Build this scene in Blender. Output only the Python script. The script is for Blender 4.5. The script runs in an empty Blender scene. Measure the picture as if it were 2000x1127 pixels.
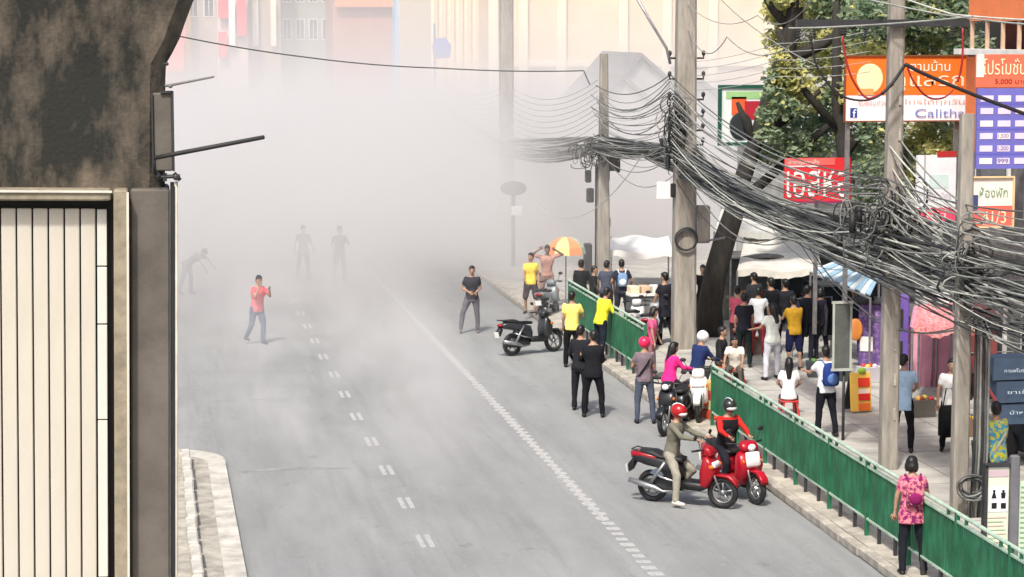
import bpy, bmesh, math, random
from math import sin, cos, pi, radians as R
from mathutils import Vector, Matrix, noise
random.seed(11)
S = bpy.context.scene
COL = S.collection

# ------------------------------------------------------------------ camera
HC, F_PX = 7.9, 4500.0
YAW, PITCH = math.asin(720 / math.sqrt(720**2 + 503.5**2 + F_PX**2)), math.atan(503.5 / F_PX)
cd = bpy.data.cameras.new('camera'); cam = bpy.data.objects.new('camera', cd); COL.objects.link(cam)
cam.location = (0, 0, HC); cam.rotation_euler = (pi / 2 - PITCH, 0, -YAW)
cd.sensor_width = 36; cd.lens = 36 * F_PX / 2000; cd.clip_start = 0.5; cd.clip_end = 2000
S.camera = cam

# ------------------------------------------------------------------ sky, sun, exposure
SUN_EL, SUN_AZ = 52, 205          # hazy bright sun behind the viewer
w = bpy.data.worlds.new('World'); S.world = w; w.use_nodes = True
nt = w.node_tree; bg = nt.nodes['Background']
sky = nt.nodes.new('ShaderNodeTexSky'); sky.sky_type = 'NISHITA'; sky.sun_disc = False
sky.sun_elevation = R(SUN_EL); sky.sun_rotation = R(SUN_AZ); sky.dust_density = 5.0; sky.air_density = 1.0; sky.ozone_density = 0.6
nt.links.new(sky.outputs[0], bg.inputs[0]); bg.inputs[1].default_value = 0.095
sl = bpy.data.lights.new('sun', 'SUN'); sl.energy = 2.2; sl.angle = R(4); sl.color = (1, .95, .87)
so = bpy.data.objects.new('sun', sl); COL.objects.link(so)
sd = Vector((sin(R(SUN_AZ)) * cos(R(SUN_EL)), cos(R(SUN_AZ)) * cos(R(SUN_EL)), sin(R(SUN_EL))))
so.rotation_euler = sd.to_track_quat('Z', 'Y').to_euler(); so.location = (0, -20, 60)
S.view_settings.view_transform = 'Standard'; S.view_settings.look = 'None'
S.view_settings.exposure = 0.95; S.view_settings.gamma = 1
S.render.engine = 'CYCLES'
S.cycles.max_bounces = 10; S.cycles.diffuse_bounces = 3; S.cycles.volume_bounces = 8
S.cycles.transparent_max_bounces = 12; S.cycles.use_denoising = True
S.cycles.volume_step_rate = 1.0; S.cycles.volume_max_steps = 96

# ------------------------------------------------------------------ helpers
fw = Vector((sin(YAW) * cos(PITCH), cos(YAW) * cos(PITCH), -sin(PITCH)))
rt = Vector((cos(YAW), -sin(YAW), 0)); up = rt.cross(fw)
def P(px, py, Y):                  # survey: a point seen at a pixel of the photo, at road distance Y
    d = fw * F_PX + rt * (px - 1000) + up * (563.5 - py)
    return Vector((0, 0, HC)) + d * (Y / d.y)
def G(px, py, z=0.0):              # a point on the ground
    d = fw * F_PX + rt * (px - 1000) + up * (563.5 - py)
    return Vector((0, 0, HC)) + d * ((z - HC) / d.z)

def tag(o, label=None, cat=None, group=None, kind=None):
    if label: o['label'] = label
    if cat: o['category'] = cat
    if group: o['group'] = group
    if kind: o['kind'] = kind
    return o
def empty(name, loc=(0, 0, 0), rz=0, label=None, cat=None, group=None):
    o = bpy.data.objects.new(name, None); COL.objects.link(o); o.location = loc; o.rotation_euler = (0, 0, rz)
    return tag(o, label, cat, group)
def copy_tree(o, parent=None):
    c = o.copy(); COL.objects.link(c); c.parent = parent
    for ch in list(o.children): copy_tree(ch, c)
    return c

class MB:
    def __init__(s): s.v = []; s.f = []; s.m = []; s.M = Matrix.Identity(4); s.mi = 0
    def add(s, vs, fs):
        n = len(s.v); s.v += [tuple(s.M @ Vector(v)) for v in vs]
        for f in fs: s.f.append(tuple(n + i for i in f)); s.m.append(s.mi)
        return s
    def box(s, c, d, rz=0, rx=0, ry=0, bev=0):
        hx, hy, hz = d[0] / 2, d[1] / 2, d[2] / 2
        rot = Matrix.Rotation(rz, 3, 'Z') @ Matrix.Rotation(ry, 3, 'Y') @ Matrix.Rotation(rx, 3, 'X')
        if not bev:
            vs = [(x, y, z) for z in (-hz, hz) for x, y in ((-hx, -hy), (hx, -hy), (hx, hy), (-hx, hy))]
            fs = [(3, 2, 1, 0), (4, 5, 6, 7), (0, 1, 5, 4), (1, 2, 6, 5), (2, 3, 7, 6), (3, 0, 4, 7)]
        else:
            b = bev; ring = lambda k, z: [(x, y, z) for x, y in ((-hx + k, -hy), (hx - k, -hy), (hx, -hy + k), (hx, hy - k), (hx - k, hy), (-hx + k, hy), (-hx, hy - k), (-hx, -hy + k))]
            ins = lambda z: [(max(-hx + b, min(hx - b, x)), max(-hy + b, min(hy - b, y)), z) for x, y, _ in ring(b, z)]
            vs = [(x * (hx - b) / hx, y * (hy - b) / hy, -hz) for x, y, _ in ring(b, 0)] + ring(b, -hz + b) + ring(b, hz - b) + [(x * (hx - b) / hx, y * (hy - b) / hy, hz) for x, y, _ in ring(b, 0)]
            fs = [tuple(range(7, -1, -1)), tuple(range(24, 32))]
            for k in range(3):
                for i in range(8): j = (i + 1) % 8; fs.append((k * 8 + i, k * 8 + j, k * 8 + 8 + j, k * 8 + 8 + i))
        return s.add([tuple(rot @ Vector(v) + Vector(c)) for v in vs], fs)
    def tube(s, pts, r, n=6, caps=True, closed=False):
        pts = [Vector(p) for p in pts]; N = len(pts)
        rr = r if isinstance(r, (list, tuple)) else [r] * N
        vs, fs, prev = [], [], None
        for i, p in enumerate(pts):
            if closed: t = pts[(i + 1) % N] - pts[i - 1]
            else: t = pts[min(i + 1, N - 1)] - pts[max(i - 1, 0)]
            t = t.normalized() if t.length > 1e-9 else Vector((0, 0, 1))
            a = prev - t * prev.dot(t) if prev is not None else t.orthogonal()
            if a.length < 1e-6: a = t.orthogonal()
            a.normalize(); b = t.cross(a); prev = a
            vs += [tuple(p + (a * cos(2 * pi * k / n) + b * sin(2 * pi * k / n)) * rr[i]) for k in range(n)]
        for i in range(N if closed else N - 1):
            i2 = (i + 1) % N
            for k in range(n): k2 = (k + 1) % n; fs.append((i * n + k, i * n + k2, i2 * n + k2, i2 * n + k))
        if caps and not closed: fs += [tuple(range(n - 1, -1, -1)), tuple((N - 1) * n + k for k in range(n))]
        return s.add(vs, fs)
    def cone(s, a, b, ra, rb, n=10):          # tapered limb with round ends
        a, b = Vector(a), Vector(b); d = (b - a); L = d.length
        d = d / L if L > 1e-6 else Vector((0, 0, 1))
        pts = [a - d * ra * .99, a - d * ra * .8, a - d * ra * .4, a, b, b + d * rb * .4, b + d * rb * .8, b + d * rb * .99]
        return s.tube(pts, [ra * .14, ra * .6, ra * .917, ra, rb, rb * .917, rb * .6, rb * .14], n)
    def ball(s, c, r, n=12, m=8, rot=None):
        r = (r, r, r) if not isinstance(r, (list, tuple)) else r; c = Vector(c); rot = rot or Matrix.Identity(3)
        vs = []
        for i in range(1, m):
            t = pi * i / m
            vs += [(r[0] * sin(t) * cos(2 * pi * k / n), r[1] * sin(t) * sin(2 * pi * k / n), r[2] * cos(t)) for k in range(n)]
        vs += [(0, 0, r[2]), (0, 0, -r[2])]; fs = []
        for i in range(m - 2):
            for k in range(n): k2 = (k + 1) % n; fs.append((i * n + k, (i + 1) * n + k, (i + 1) * n + k2, i * n + k2))
        T, B = (m - 1) * n, (m - 1) * n + 1
        for k in range(n): k2 = (k + 1) % n; fs += [(T, k, k2), (B, (m - 2) * n + k2, (m - 2) * n + k)]
        return s.add([tuple(rot @ Vector(v) + c) for v in vs], fs)
    def loft(s, rings):
        n = len(rings[0]); vs = [v for r in rings for v in r]; fs = []
        for i in range(len(rings) - 1):
            for k in range(n): k2 = (k + 1) % n; fs.append((i * n + k, i * n + k2, (i + 1) * n + k2, (i + 1) * n + k))
        fs += [tuple(range(n - 1, -1, -1)), tuple((len(rings) - 1) * n + k for k in range(n))]
        return s.add(vs, fs)
    def prism(s, outline, y0, y1):            # outline in x,z extruded along y
        n = len(outline); vs = [(x, y0, z) for x, z in outline] + [(x, y1, z) for x, z in outline]
        return s.add(vs, [tuple(range(n)), tuple(range(2 * n - 1, n - 1, -1))] + [(i, n + i, n + (i + 1) % n, (i + 1) % n) for i in range(n)])
    def puff(s, outline, hw, ins=.03, cx=0):  # rounded shell: side outline (y,z) swollen sideways in x
        c = Vector((sum(p[0] for p in outline) / len(outline), sum(p[1] for p in outline) / len(outline)))
        def ring(x, k):
            out = []
            for y, z in outline:
                v = Vector((y, z)) - c; L = max(v.length, 1e-6); v = v * max(0.15, (L - k) / L); out.append((cx + x, c.x + v.x, c.y + v.y))
            return out
        return s.loft([ring(-hw, ins * 1.3), ring(-hw * .85, ins * .4), ring(-hw * .5, 0), ring(hw * .5, 0), ring(hw * .85, ins * .4), ring(hw, ins * 1.3)])
    def mesh(s, name, mats):
        me = bpy.data.meshes.new(name); me.from_pydata(s.v, [], s.f)
        for m in (mats if isinstance(mats, (list, tuple)) else [mats]): me.materials.append(m)
        me.polygons.foreach_set('material_index', s.m); me.update(); return me
    def build(s, name, mats, parent=None, smooth=False, fix=False, **kw):
        me = s.mesh(name, mats)
        if fix:
            b = bmesh.new(); b.from_mesh(me); bmesh.ops.recalc_face_normals(b, faces=b.faces); b.to_mesh(me); b.free()
        if smooth: me.polygons.foreach_set('use_smooth', [True] * len(me.polygons))
        o = bpy.data.objects.new(name, me); COL.objects.link(o)
        if parent: o.parent = parent
        return tag(o, **kw)

def rgb(h): return tuple(((c / 255) / 12.92 if c / 255 <= .04045 else ((c / 255 + .055) / 1.055) ** 2.4) for c in h)
def mat(name, col, rough=.7, metal=0., var=.25, scale=3., bump=.0, bscale=40., col2=None, spec=.4, stretch=None, lo=.35, hi=.65):
    m = bpy.data.materials.new(name); m.use_nodes = True; nt = m.node_tree; N, L = nt.nodes, nt.links
    b = N['Principled BSDF']; b.inputs['Roughness'].default_value = rough; b.inputs['Metallic'].default_value = metal
    b.inputs['Specular IOR Level'].default_value = spec
    tc = N.new('ShaderNodeTexCoord'); src = tc.outputs['Object']
    if stretch:
        mp = N.new('ShaderNodeMapping'); mp.inputs['Scale'].default_value = stretch; L.new(src, mp.inputs[0]); src = mp.outputs[0]
    n = N.new('ShaderNodeTexNoise'); n.inputs['Scale'].default_value = scale; n.inputs['Detail'].default_value = 6; n.inputs['Roughness'].default_value = .65
    L.new(src, n.inputs['Vector'])
    mr = N.new('ShaderNodeMapRange'); mr.inputs[1].default_value = lo; mr.inputs[2].default_value = hi; L.new(n.outputs[0], mr.inputs[0])
    mx = N.new('ShaderNodeMix'); mx.data_type = 'RGBA'; L.new(mr.outputs[0], mx.inputs[0])
    c2 = col2 or tuple(c * (1 - var) for c in col)
    mx.inputs[6].default_value = (*c2, 1); mx.inputs[7].default_value = (*(col if col2 else tuple(min(1, c * (1 + var * .3)) for c in col)), 1)
    L.new(mx.outputs[2], b.inputs['Base Color'])
    if bump:
        n2 = N.new('ShaderNodeTexNoise'); n2.inputs['Scale'].default_value = bscale; n2.inputs['Detail'].default_value = 4; L.new(tc.outputs['Object'], n2.inputs['Vector'])
        bp = N.new('ShaderNodeBump'); bp.inputs['Strength'].default_value = bump; bp.inputs['Distance'].default_value = .02
        L.new(n2.outputs[0], bp.inputs['Height']); L.new(bp.outputs[0], b.inputs['Normal'])
    return m

K = {}
K['asphalt'] = mat('worn_concrete_road', (.27, .28, .28), .9, var=.2, scale=.35, bump=.3, bscale=60, stretch=(2.2, .5, 1))
def road_material():
    m = K['asphalt']; nt = m.node_tree; N, L = nt.nodes, nt.links; pb = N['Principled BSDF']; src = pb.inputs['Base Color'].links[0].from_socket
    tc = N.new('ShaderNodeTexCoord')
    def layer(src, scale, stretch, lo, hi, col, amt, kind='ShaderNodeTexNoise'):
        mp = N.new('ShaderNodeMapping'); mp.inputs['Scale'].default_value = stretch; L.new(tc.outputs['Object'], mp.inputs[0])
        n = N.new(kind); n.inputs['Scale'].default_value = scale
        if kind == 'ShaderNodeTexNoise': n.inputs['Detail'].default_value = 7; n.inputs['Roughness'].default_value = .7; out = n.outputs[0]
        else: n.feature = 'DISTANCE_TO_EDGE'; out = n.outputs['Distance']
        L.new(mp.outputs[0], n.inputs['Vector'])
        r = N.new('ShaderNodeMapRange'); L.new(out, r.inputs[0]); r.inputs[1].default_value = lo; r.inputs[2].default_value = hi; r.inputs[3].default_value = 0 if hi > lo or 1 else 1; r.inputs[4].default_value = amt
        mx = N.new('ShaderNodeMix'); mx.data_type = 'RGBA'; L.new(r.outputs[0], mx.inputs[0]); L.new(src, mx.inputs[6]); mx.inputs[7].default_value = (*col, 1); return mx.outputs[2]
    o = layer(src, 1., (2.6, .10, 1), .50, .72, (.16, .165, .165), .55)          # tyre-polished streaks along the lanes
    o = layer(o, 2.2, (1, .7, 1), .60, .72, (.11, .11, .11), .6)                  # oil and patches
    o = layer(o, 9., (1, 1, 1), .56, .72, (.38, .38, .37), .5)                    # pale grit
    o = layer(o, 55., (1, 1, 1), .45, .7, (.13, .13, .13), .5)                    # aggregate
    L.new(o, pb.inputs['Base Color'])
road_material()
K['pave'] = mat('pavement_concrete', (.43, .42, .385), .9, var=.3, scale=1.2, bump=.2)
K['kerb'] = mat('kerb_concrete', (.40, .37, .32), .9, var=.45, scale=3, bump=.3)
K['kerbdirt'] = mat('dirty_verge_concrete', (.45, .42, .36), .95, var=.4, scale=2.2, bump=.3)
K['isl'] = mat('island_concrete', (.50, .48, .43), .9, var=.35, scale=2.5, bump=.2)
K['islf'] = mat('island_fill', (.40, .38, .33), .95, var=.4, scale=3, bump=.4)
K['paint'] = mat('worn_road_paint', (.47, .47, .47), .85, col2=(.28, .285, .28), scale=11, lo=.38, hi=.66)
K['polec'] = mat('pole_concrete', (.31, .285, .25), .9, var=.35, scale=2.5, bump=.25, stretch=(3, 3, .5))
K['black'] = mat('black_rubber', (.018, .018, .02), .6, var=.3, scale=8)
K['dark'] = mat('dark_metal', (.035, .036, .04), .45, var=.3, scale=6)
K['steel'] = mat('grey_steel', (.35, .36, .37), .4, metal=.7, var=.3, scale=6)
K['chrome'] = mat('bright_steel', (.7, .7, .72), .2, metal=1, var=.2, scale=6)
K['skin'] = mat('skin', (.36, .21, .14), .55, var=.12, scale=10)
K['hair'] = mat('black_hair', (.012, .011, .011), .45, var=.4, scale=30)
K['white'] = mat('white_paint', (.75, .75, .73), .6, var=.15, scale=2)
K['glass'] = mat('dark_glass', (.02, .024, .03), .1, var=.3, scale=1, spec=.6)

# ------------------------------------------------------------------ smoke (the street is filled with it)
def smoke():
    m = bpy.data.materials.new('smoke_volume'); m.use_nodes = True; nt = m.node_tree; N, L = nt.nodes, nt.links
    N.remove(N['Principled BSDF']); pv = N.new('ShaderNodeVolumePrincipled')
    pv.inputs['Color'].default_value = (.80, .79, .79, 1); pv.inputs['Anisotropy'].default_value = .0
    tc = N.new('ShaderNodeTexCoord'); sp = N.new('ShaderNodeSeparateXYZ')
    n1 = N.new('ShaderNodeTexNoise'); n1.inputs['Scale'].default_value = .16; n1.inputs['Detail'].default_value = 5; n1.inputs['Roughness'].default_value = .6; n1.inputs['Distortion'].default_value = .6
    L.new(tc.outputs['Object'], n1.inputs['Vector']); L.new(tc.outputs['Object'], sp.inputs[0])
    def val(x): return x if not isinstance(x, (int, float)) else None
    def M(op, a, b=None, c=None):
        n = N.new('ShaderNodeMath'); n.operation = op
        for i, x in enumerate((a, b, c)):
            if x is None: continue
            if isinstance(x, (int, float)): n.inputs[i].default_value = x
            else: L.new(x, n.inputs[i])
        return n.outputs[0]
    def ramp(x, a, b, lo=0., hi=1., smooth=True):
        n = N.new('ShaderNodeMapRange'); n.interpolation_type = 'SMOOTHSTEP' if smooth else 'LINEAR'
        L.new(x, n.inputs[0])
        for i, v in zip((1, 2, 3, 4), (a, b, lo, hi)): n.inputs[i].default_value = v
        return n.outputs[0]
    X, Y, Z = sp.outputs
    nz = M('SUBTRACT', n1.outputs[0], .5)                        # about -.25 .. .25
    Yw = M('SUBTRACT', M('ADD', Y, M('MULTIPLY', nz, 30.)), M('MULTIPLY', M('MULTIPLY', ramp(X, 5.5, 9.0), ramp(Y, 60, 72, 1, 0)), 5.5)); Zw = M('ADD', Z, M('MULTIPLY', nz, 9.)); Xw = M('ADD', X, M('MULTIPLY', nz, 9.))
    front = M('POWER', ramp(Yw, 49, 80, smooth=False), 1.7)
    side = M('MAXIMUM', ramp(Xw, 9.5, 14.5, 1, .12), ramp(Y, 69, 80, 0, .9))
    top = M('ADD', M('MULTIPLY', ramp(Zw, 2.4, 7.2), -.86), M('ADD', 1.0, M('MULTIPLY', ramp(Zw, 6.6, 9.8), -.075)))
    far = ramp(Y, 100, 112, 1, .25)
    cloud = M('MULTIPLY', ramp(n1.outputs[0], .36, .62, .45, 1.5), M('MULTIPLY', M('MULTIPLY', M('MULTIPLY', front, side), M('MULTIPLY', top, far)), .27))
    # thin wisps lying low over the nearer carriageway
    n2 = N.new('ShaderNodeTexNoise'); n2.inputs['Scale'].default_value = 1.; n2.inputs['Detail'].default_value = 4
    mp = N.new('ShaderNodeMapping'); mp.inputs['Scale'].default_value = (.42, .13, .25); L.new(tc.outputs['Object'], mp.inputs[0]); L.new(mp.outputs[0], n2.inputs['Vector'])
    wis = M('MULTIPLY', M('MULTIPLY', ramp(n2.outputs[0], .44, .64), ramp(Z, .2, 2.4, 1, 0)), M('MULTIPLY', ramp(Y, 34, 50), M('MULTIPLY', ramp(X, 1.2, 3.2), ramp(X, 5.6, 7.6, 1, 0))))
    wis = M('MULTIPLY', wis, .24)
    dens = M('ADD', cloud, wis)
    L.new(dens, pv.inputs['Density']); L.new(pv.outputs[0], N['Material Output'].inputs['Volume'])
    b = MB(); x0, x1, y0, y1, z0, z1 = -22, 27, 33, 118, .02, 10.5
    b.box(((x0 + x1) / 2, (y0 + y1) / 2, (z0 + z1) / 2), (x1 - x0, y1 - y0, z1 - z0))
    b.build('smoke', m, kind='stuff')
smoke()

# ------------------------------------------------------------------ ground, road, kerbs, markings
b = MB(); b.add([(-400, -100, -.02), (400, -100, -.02), (400, 900, -.02), (-400, 900, -.02)], [(0, 1, 2, 3)]); b.build('ground', K['kerbdirt'], kind='structure')
b = MB(); b.add([(-13, -60, 0), (10.53, -60, 0), (10.53, 145, 0), (-13, 145, 0)], [(0, 1, 2, 3)]); b.build('road', K['asphalt'], kind='structure')
pv = MB(); pv.box((25.96, 45, .062), (29.7, 150, .14)); pave = pv.build('pavement', K['pave'], kind='structure')
vg = MB(); vg.box((10.90, 45, .070), (.42, 150, .15)); vg.build('verge', K['kerbdirt'], kind='structure')
kerb = empty('kerb'); tag(kerb, kind='structure')
km = MB(); km.box((0, 0, .075), (.17, .965, .15), bev=.02); kmesh = km.mesh('kerb_stone', K['kerb'])
y = 26.5
while y < 76:
    o = bpy.data.objects.new('kerb_stone', kmesh); COL.objects.link(o); o.parent = kerb
    o.location = (10.61 + random.uniform(-.012, .012), y, random.uniform(-.012, .004)); o.rotation_euler = (0, 0, random.uniform(-.012, .012)); y += .985
el = empty('edge_line'); tag(el, kind='structure')
bm_ = MB(); bm_.add([(-.11, -.12, 0), (.11, -.12, 0), (.11, .12, 0), (-.11, .12, 0), (-.11, -.12, .006), (.11, -.12, .006), (.11, .12, .006), (-.11, .12, .006)], [(4, 5, 6, 7), (0, 1, 5, 4), (1, 2, 6, 5), (2, 3, 7, 6), (3, 0, 4, 7)])
barm = bm_.mesh('marking_bar', K['paint']); y = 28
b = MB(); b.add([(7.20, 36, .0035), (7.30, 36, .0035), (7.30, 84, .0035), (7.20, 84, .0035)], [(0, 1, 2, 3)]); b.build('line_strip', K['paint'], el)
while y < 62:
    o = bpy.data.objects.new('marking_bar', barm); COL.objects.link(o); o.parent = el; o.location = (7.25 + random.uniform(-.015, .015), y, .001); o.scale = (random.uniform(.8, 1.05), random.uniform(.7, 1.05), 1); y += .39
dl = empty('lane_line'); tag(dl, kind='structure')
dm = MB()
for sx in (-.07, .07): dm.add([(sx - .04, -.48, 0), (sx + .04, -.44, 0), (sx + .04, .48, 0), (sx - .04, .44, 0)], [(0, 1, 2, 3)])
dmesh = dm.mesh('lane_dash', K['paint']); y = 29.1; k = 0
while y < 74:
    o = bpy.data.objects.new('lane_dash', dmesh); COL.objects.link(o); o.parent = dl; o.location = (4.21 + random.uniform(-.02, .02), y, .004); y += 2.95

# asphalt joints and dark patches across the left lane
pm = mat('patched_asphalt', (.26, .262, .26), .92, var=.3, scale=2)
for (x0, x1, y0, dy) in ((1.2, 3.0, 49.2, .10), (1.5, 3.6, 41.2, .22), (1.3, 4.0, 53.0, .12)):
    b = MB(); n = 10; vs = []
    for i in range(n + 1):
        x = x0 + (x1 - x0) * i / n; e = noise.noise(Vector((x * 2, y0, 0))) * .12; vs += [(x, y0 + e, .003), (x, y0 + e + dy * (1 - .8 * abs(i / n - .5)), .003)]
    b.add(vs, [(2 * i, 2 * i + 2, 2 * i + 3, 2 * i + 1) for i in range(n)]); b.build('road_patch', pm, kind='structure')

# median island
isl = empty('median_island'); tag(isl, kind='structure')
def isl_outline(xr, yend, r, z, y0=14):
    pts = [(-2.5, y0, z), (xr, y0, z), (xr, yend - r, z)]
    pts += [(xr - r + r * cos(a), yend - r + r * sin(a), z) for a in [pi / 2 * k / 8 for k in range(1, 9)]]
    return pts + [(-2.5, yend, z)]
def slab(o0, z0, z1, m, name):
    b = MB(); n = len(o0); b.add([(x, y, z0) for x, y, _ in o0] + [(x, y, z1) for x, y, _ in o0], [tuple(range(n, 2 * n))] + [(i, (i + 1) % n, n + (i + 1) % n, n + i) for i in range(n)]); return b.build(name, m, isl)
slab(isl_outline(1.34, 43.2, 1.25, 0), -.01, .09, K['isl'], 'island_base')
slab(isl_outline(1.02, 42.6, 1.0, 0), .09, .095, K['islf'], 'island_fill')
ks = MB(); ks.box((0, 0, .11), (.16, .86, .22), bev=.025); kms = ks.mesh('island_kerb_stone', K['isl'])
y = 15
while y < 42:
    o = bpy.data.objects.new('island_kerb_stone', kms); COL.objects.link(o); o.parent = isl; o.location = (.62 + random.uniform(-.015, .015), y, .09 + random.uniform(-.02, .02)); o.rotation_euler = (0, 0, random.uniform(-.02, .02)); y += .98
for k in range(7):
    a = pi / 2 * (k + .5) / 7
    o = bpy.data.objects.new('island_kerb_stone', kms); COL.objects.link(o); o.parent = isl
    o.location = (-.4 + .95 * cos(a), 41.6 + .85 * sin(a) * .9, .085); o.rotation_euler = (0, 0, a); o.scale = (.8, .34, 1)

# ------------------------------------------------------------------ viaduct pier (left) with cladding
K['grime'] = mat('stained_concrete', (.155, .125, .095), .92, col2=(.018, .019, .016), scale=1.2, bump=.45, bscale=30, stretch=(1.5, 1, .7), lo=.47, hi=.67)
pier = empty('viaduct_pier', (-.86, 19, 0), label='dark stained concrete viaduct pier with flared head and cream slatted cladding', cat='pier')
YP = 18.0
def px_x(px, py=500, Y=YP): return P(px, py, Y).x
def pz(py, Y=YP): return P(300, py, Y).z
b = MB(); b.M = Matrix.Translation((.86, -19, 0))
def pier_ring(xr, z, yf=18.1, yb=20.2, c=.12):
    xl = -1.72 - xr; return [(xl, yf + c, z), (xl + c, yf, z), (xr - c, yf, z), (xr, yf + c, z), (xr, yb - c, z), (xr - c, yb, z), (xl + c, yb, z), (xl, yb - c, z)]
prof = [(.13, 0), (.14, 4), (.145, 6.6), (.15, 7.55), (.155, 7.66), (.20, 7.74), (.26, 7.86), (.30, 7.98), (.36, 8.14), (.50, 8.45), (.85, 9.0), (1.5, 9.8), (2.4, 10.6), (2.6, 11.3)]
b.loft([pier_ring(x, z, 18.1 - max(0, z - 7.6) * .12) for x, z in prof]); b.build('shaft', K['grime'], pier, fix=True)
K['clad'] = mat('cream_cladding', (.52, .485, .415), .55, var=.08, scale=3, stretch=(1, 1, .3))
K['claddark'] = mat('taupe_panel', (.125, .11, .094), .75, var=.3, scale=2.5, bump=.15)
K['frame'] = mat('weathered_stone_frame', (.27, .235, .17), .8, var=.3, scale=8, bump=.2)
dx = .86; dy = -19
cz0 = 0.0; ztop = pz(365)
# pilaster on the right of the cladding
xa, xb = px_x(257), px_x(334)
b = MB(); b.box(((xa + xb) / 2 + dx, 17.95 + .35 + dy, (ztop - 2.06) / 2), (xb - xa, .7, ztop - 2.06), bev=.015)
pil = b.build('pilaster', K['claddark'], pier)
zj = 2.0; 
pil.location.z = 2.06
b = MB(); b.box(((xa + xb) / 2 + dx, 17.95 + .35 + dy, 1.02), (xb - xa, .7, 2.04), bev=.015); b.build('pilaster_base', K['claddark'], pier)
b = MB(); b.box((xb + dx + .022, 18.2 + dy, ztop / 2), (.03, .5, ztop + .05)); b.build('edge_trim', K['black'], pier)
b = MB(); b.tube([(xb + dx + .012 + .035, 17.97 + dy, 0), (xb + dx + .012 + .035, 17.97 + dy, ztop + .06)], .014, 8); b.build('conduit', mat('pale_pipe', (.5, .46, .38), .6), pier, smooth=True)
# stone frame round the slatted panel
x_out, x_in = px_x(255), px_x(222)
zi = pz(386)
b = MB(); b.box(((x_out + x_in) / 2 + dx, 18.0 + dy, (ztop) / 2), (x_out - x_in - .02, .34, ztop), bev=.012); b.build('frame_upright', K['frame'], pier)
b = MB(); b.box(((x_in - 2.4) / 2 + dx - .01, 18.0 + dy, (ztop + zi) / 2), (x_in + 2.4, .34, ztop - zi), bev=.012); b.build('frame_head', K['frame'], pier)
b = MB(); b.box(((x_in - 2.4) / 2 + dx, 18.12 + dy, zi / 2), (x_in + 2.4, .1, zi - .002)); b.build('backing', K['black'], pier)
edge = mat('pale_arris', (.60, .57, .5), .6, var=.15)
b = MB(); b.box((x_out + dx - .012, 17.822 + dy, ztop / 2), (.018, .02, ztop - .03)); b.box(((x_in - 2.4) / 2 + dx, 17.822 + dy, ztop - .012), (x_in + 2.4, .02, .016)); b.build('corner_bead', edge, pier)
sx = [3.5, 31.5, 62.5, 94, 126, 158.5, 190]
xs = [px_x(v) for v in sx]; pitch_ = (xs[-1] - xs[0]) / 6
slm = MB(); slm.box((0, 0, (zi - .06) / 2), (pitch_ - .012, .035, zi - .08), bev=.006); slmesh = slm.mesh('slat', K['clad'])
for i in range(-9, 6):
    o = bpy.data.objects.new('slat', slmesh); COL.objects.link(o); o.parent = pier; o.location = (xs[0] + pitch_ * (i + .5) + dx, 18.0 + random.uniform(-.004, .004) + dy, 0)
zc = 0; thin = (px_x(212) - px_x(191))
for hgt in (1.35, 1.3, 1.0, 1.25, .75, .45, .9): # narrow end strip in lengths
    z1 = min(zi - .07, zc + hgt * 1.0); b = MB(); b.box(((px_x(212) + px_x(191)) / 2 + dx, 17.995 + dy, (zc + z1) / 2), (thin - .008, .035, z1 - zc - .01), bev=.004)
    b.build('end_strip', mat('white_strip', (.60, .58, .53), .5, var=.06), pier); zc = z1
pier.rotation_euler = (0, R(.9), 0); pier.location.x -= 0.105
# steel box and rods on the pier
bk = empty('drain_box', (.2, 18.05, 6.7), label='grey steel drain casing bolted to the dark pier above the pilaster', cat='casing')
b = MB(); b.box((px_x(322) - .2, .1, (pz(182) + pz(335)) / 2 - 6.7), (px_x(341) - px_x(303), .22, pz(182) - pz(335)), bev=.01); b.build('casing', K['claddark'], bk)
b = MB(); b.box((px_x(302) - .2, -.02, (pz(182) + pz(335)) / 2 - 6.7), (.012, .03, pz(182) - pz(335))); b.box((px_x(342) - .2, -.02, (pz(178) + pz(335)) / 2 - 6.7), (.018, .03, pz(178) - pz(335))); b.box((px_x(330) - .2, -.02, pz(180) - 6.7), (.09, .03, .02)); b.build('trim', K['dark'], bk)
b = MB()
for a, c in (((300, 346), (352, 344)), ((322, 338), (322, 354)), ((340, 338), (352, 352))): b.tube([P(*a, 17.95) - bk.location, P(*c, 17.95) - bk.location], .016, 8)
b.ball(P(306, 342, 17.93) - bk.location, .03); b.ball(P(344, 346, 17.93) - bk.location, .026); b.build('bracket', K['dark'], bk)
b = MB(); b.tube([P(300, 309, 17.85), P(340, 301, 17.85), P(515, 268, 17.4)], [.017, .018, .016], 10); b.tube([P(301, 309, 17.85), P(303, 340, 17.9)], .012, 8)
b.build('flag_rod', K['black'], smooth=True, label='thick black rod jutting right from the pier over the road', cat='rod')
b = MB(); b.tube([P(322, 168, 18.0), P(335, 166, 18.0), P(417, 150, 17.7)], [.01, .011, .008], 8); b.ball(P(333, 168, 18), .018); b.build('thin_rod', mat('grey_rod', (.16, .16, .15), .6), smooth=True, label='thin grey rod jutting from the pier head above the thick rod', cat='rod')
b = MB(); b.ball(P(326, 125, 17.99), .014); b.tube([P(318, 124, 18), P(326, 125, 17.99)], .006, 6); b.build('bolt', K['dark'], label='small dark bolt on the pier edge under the flare', cat='bolt')
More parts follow.
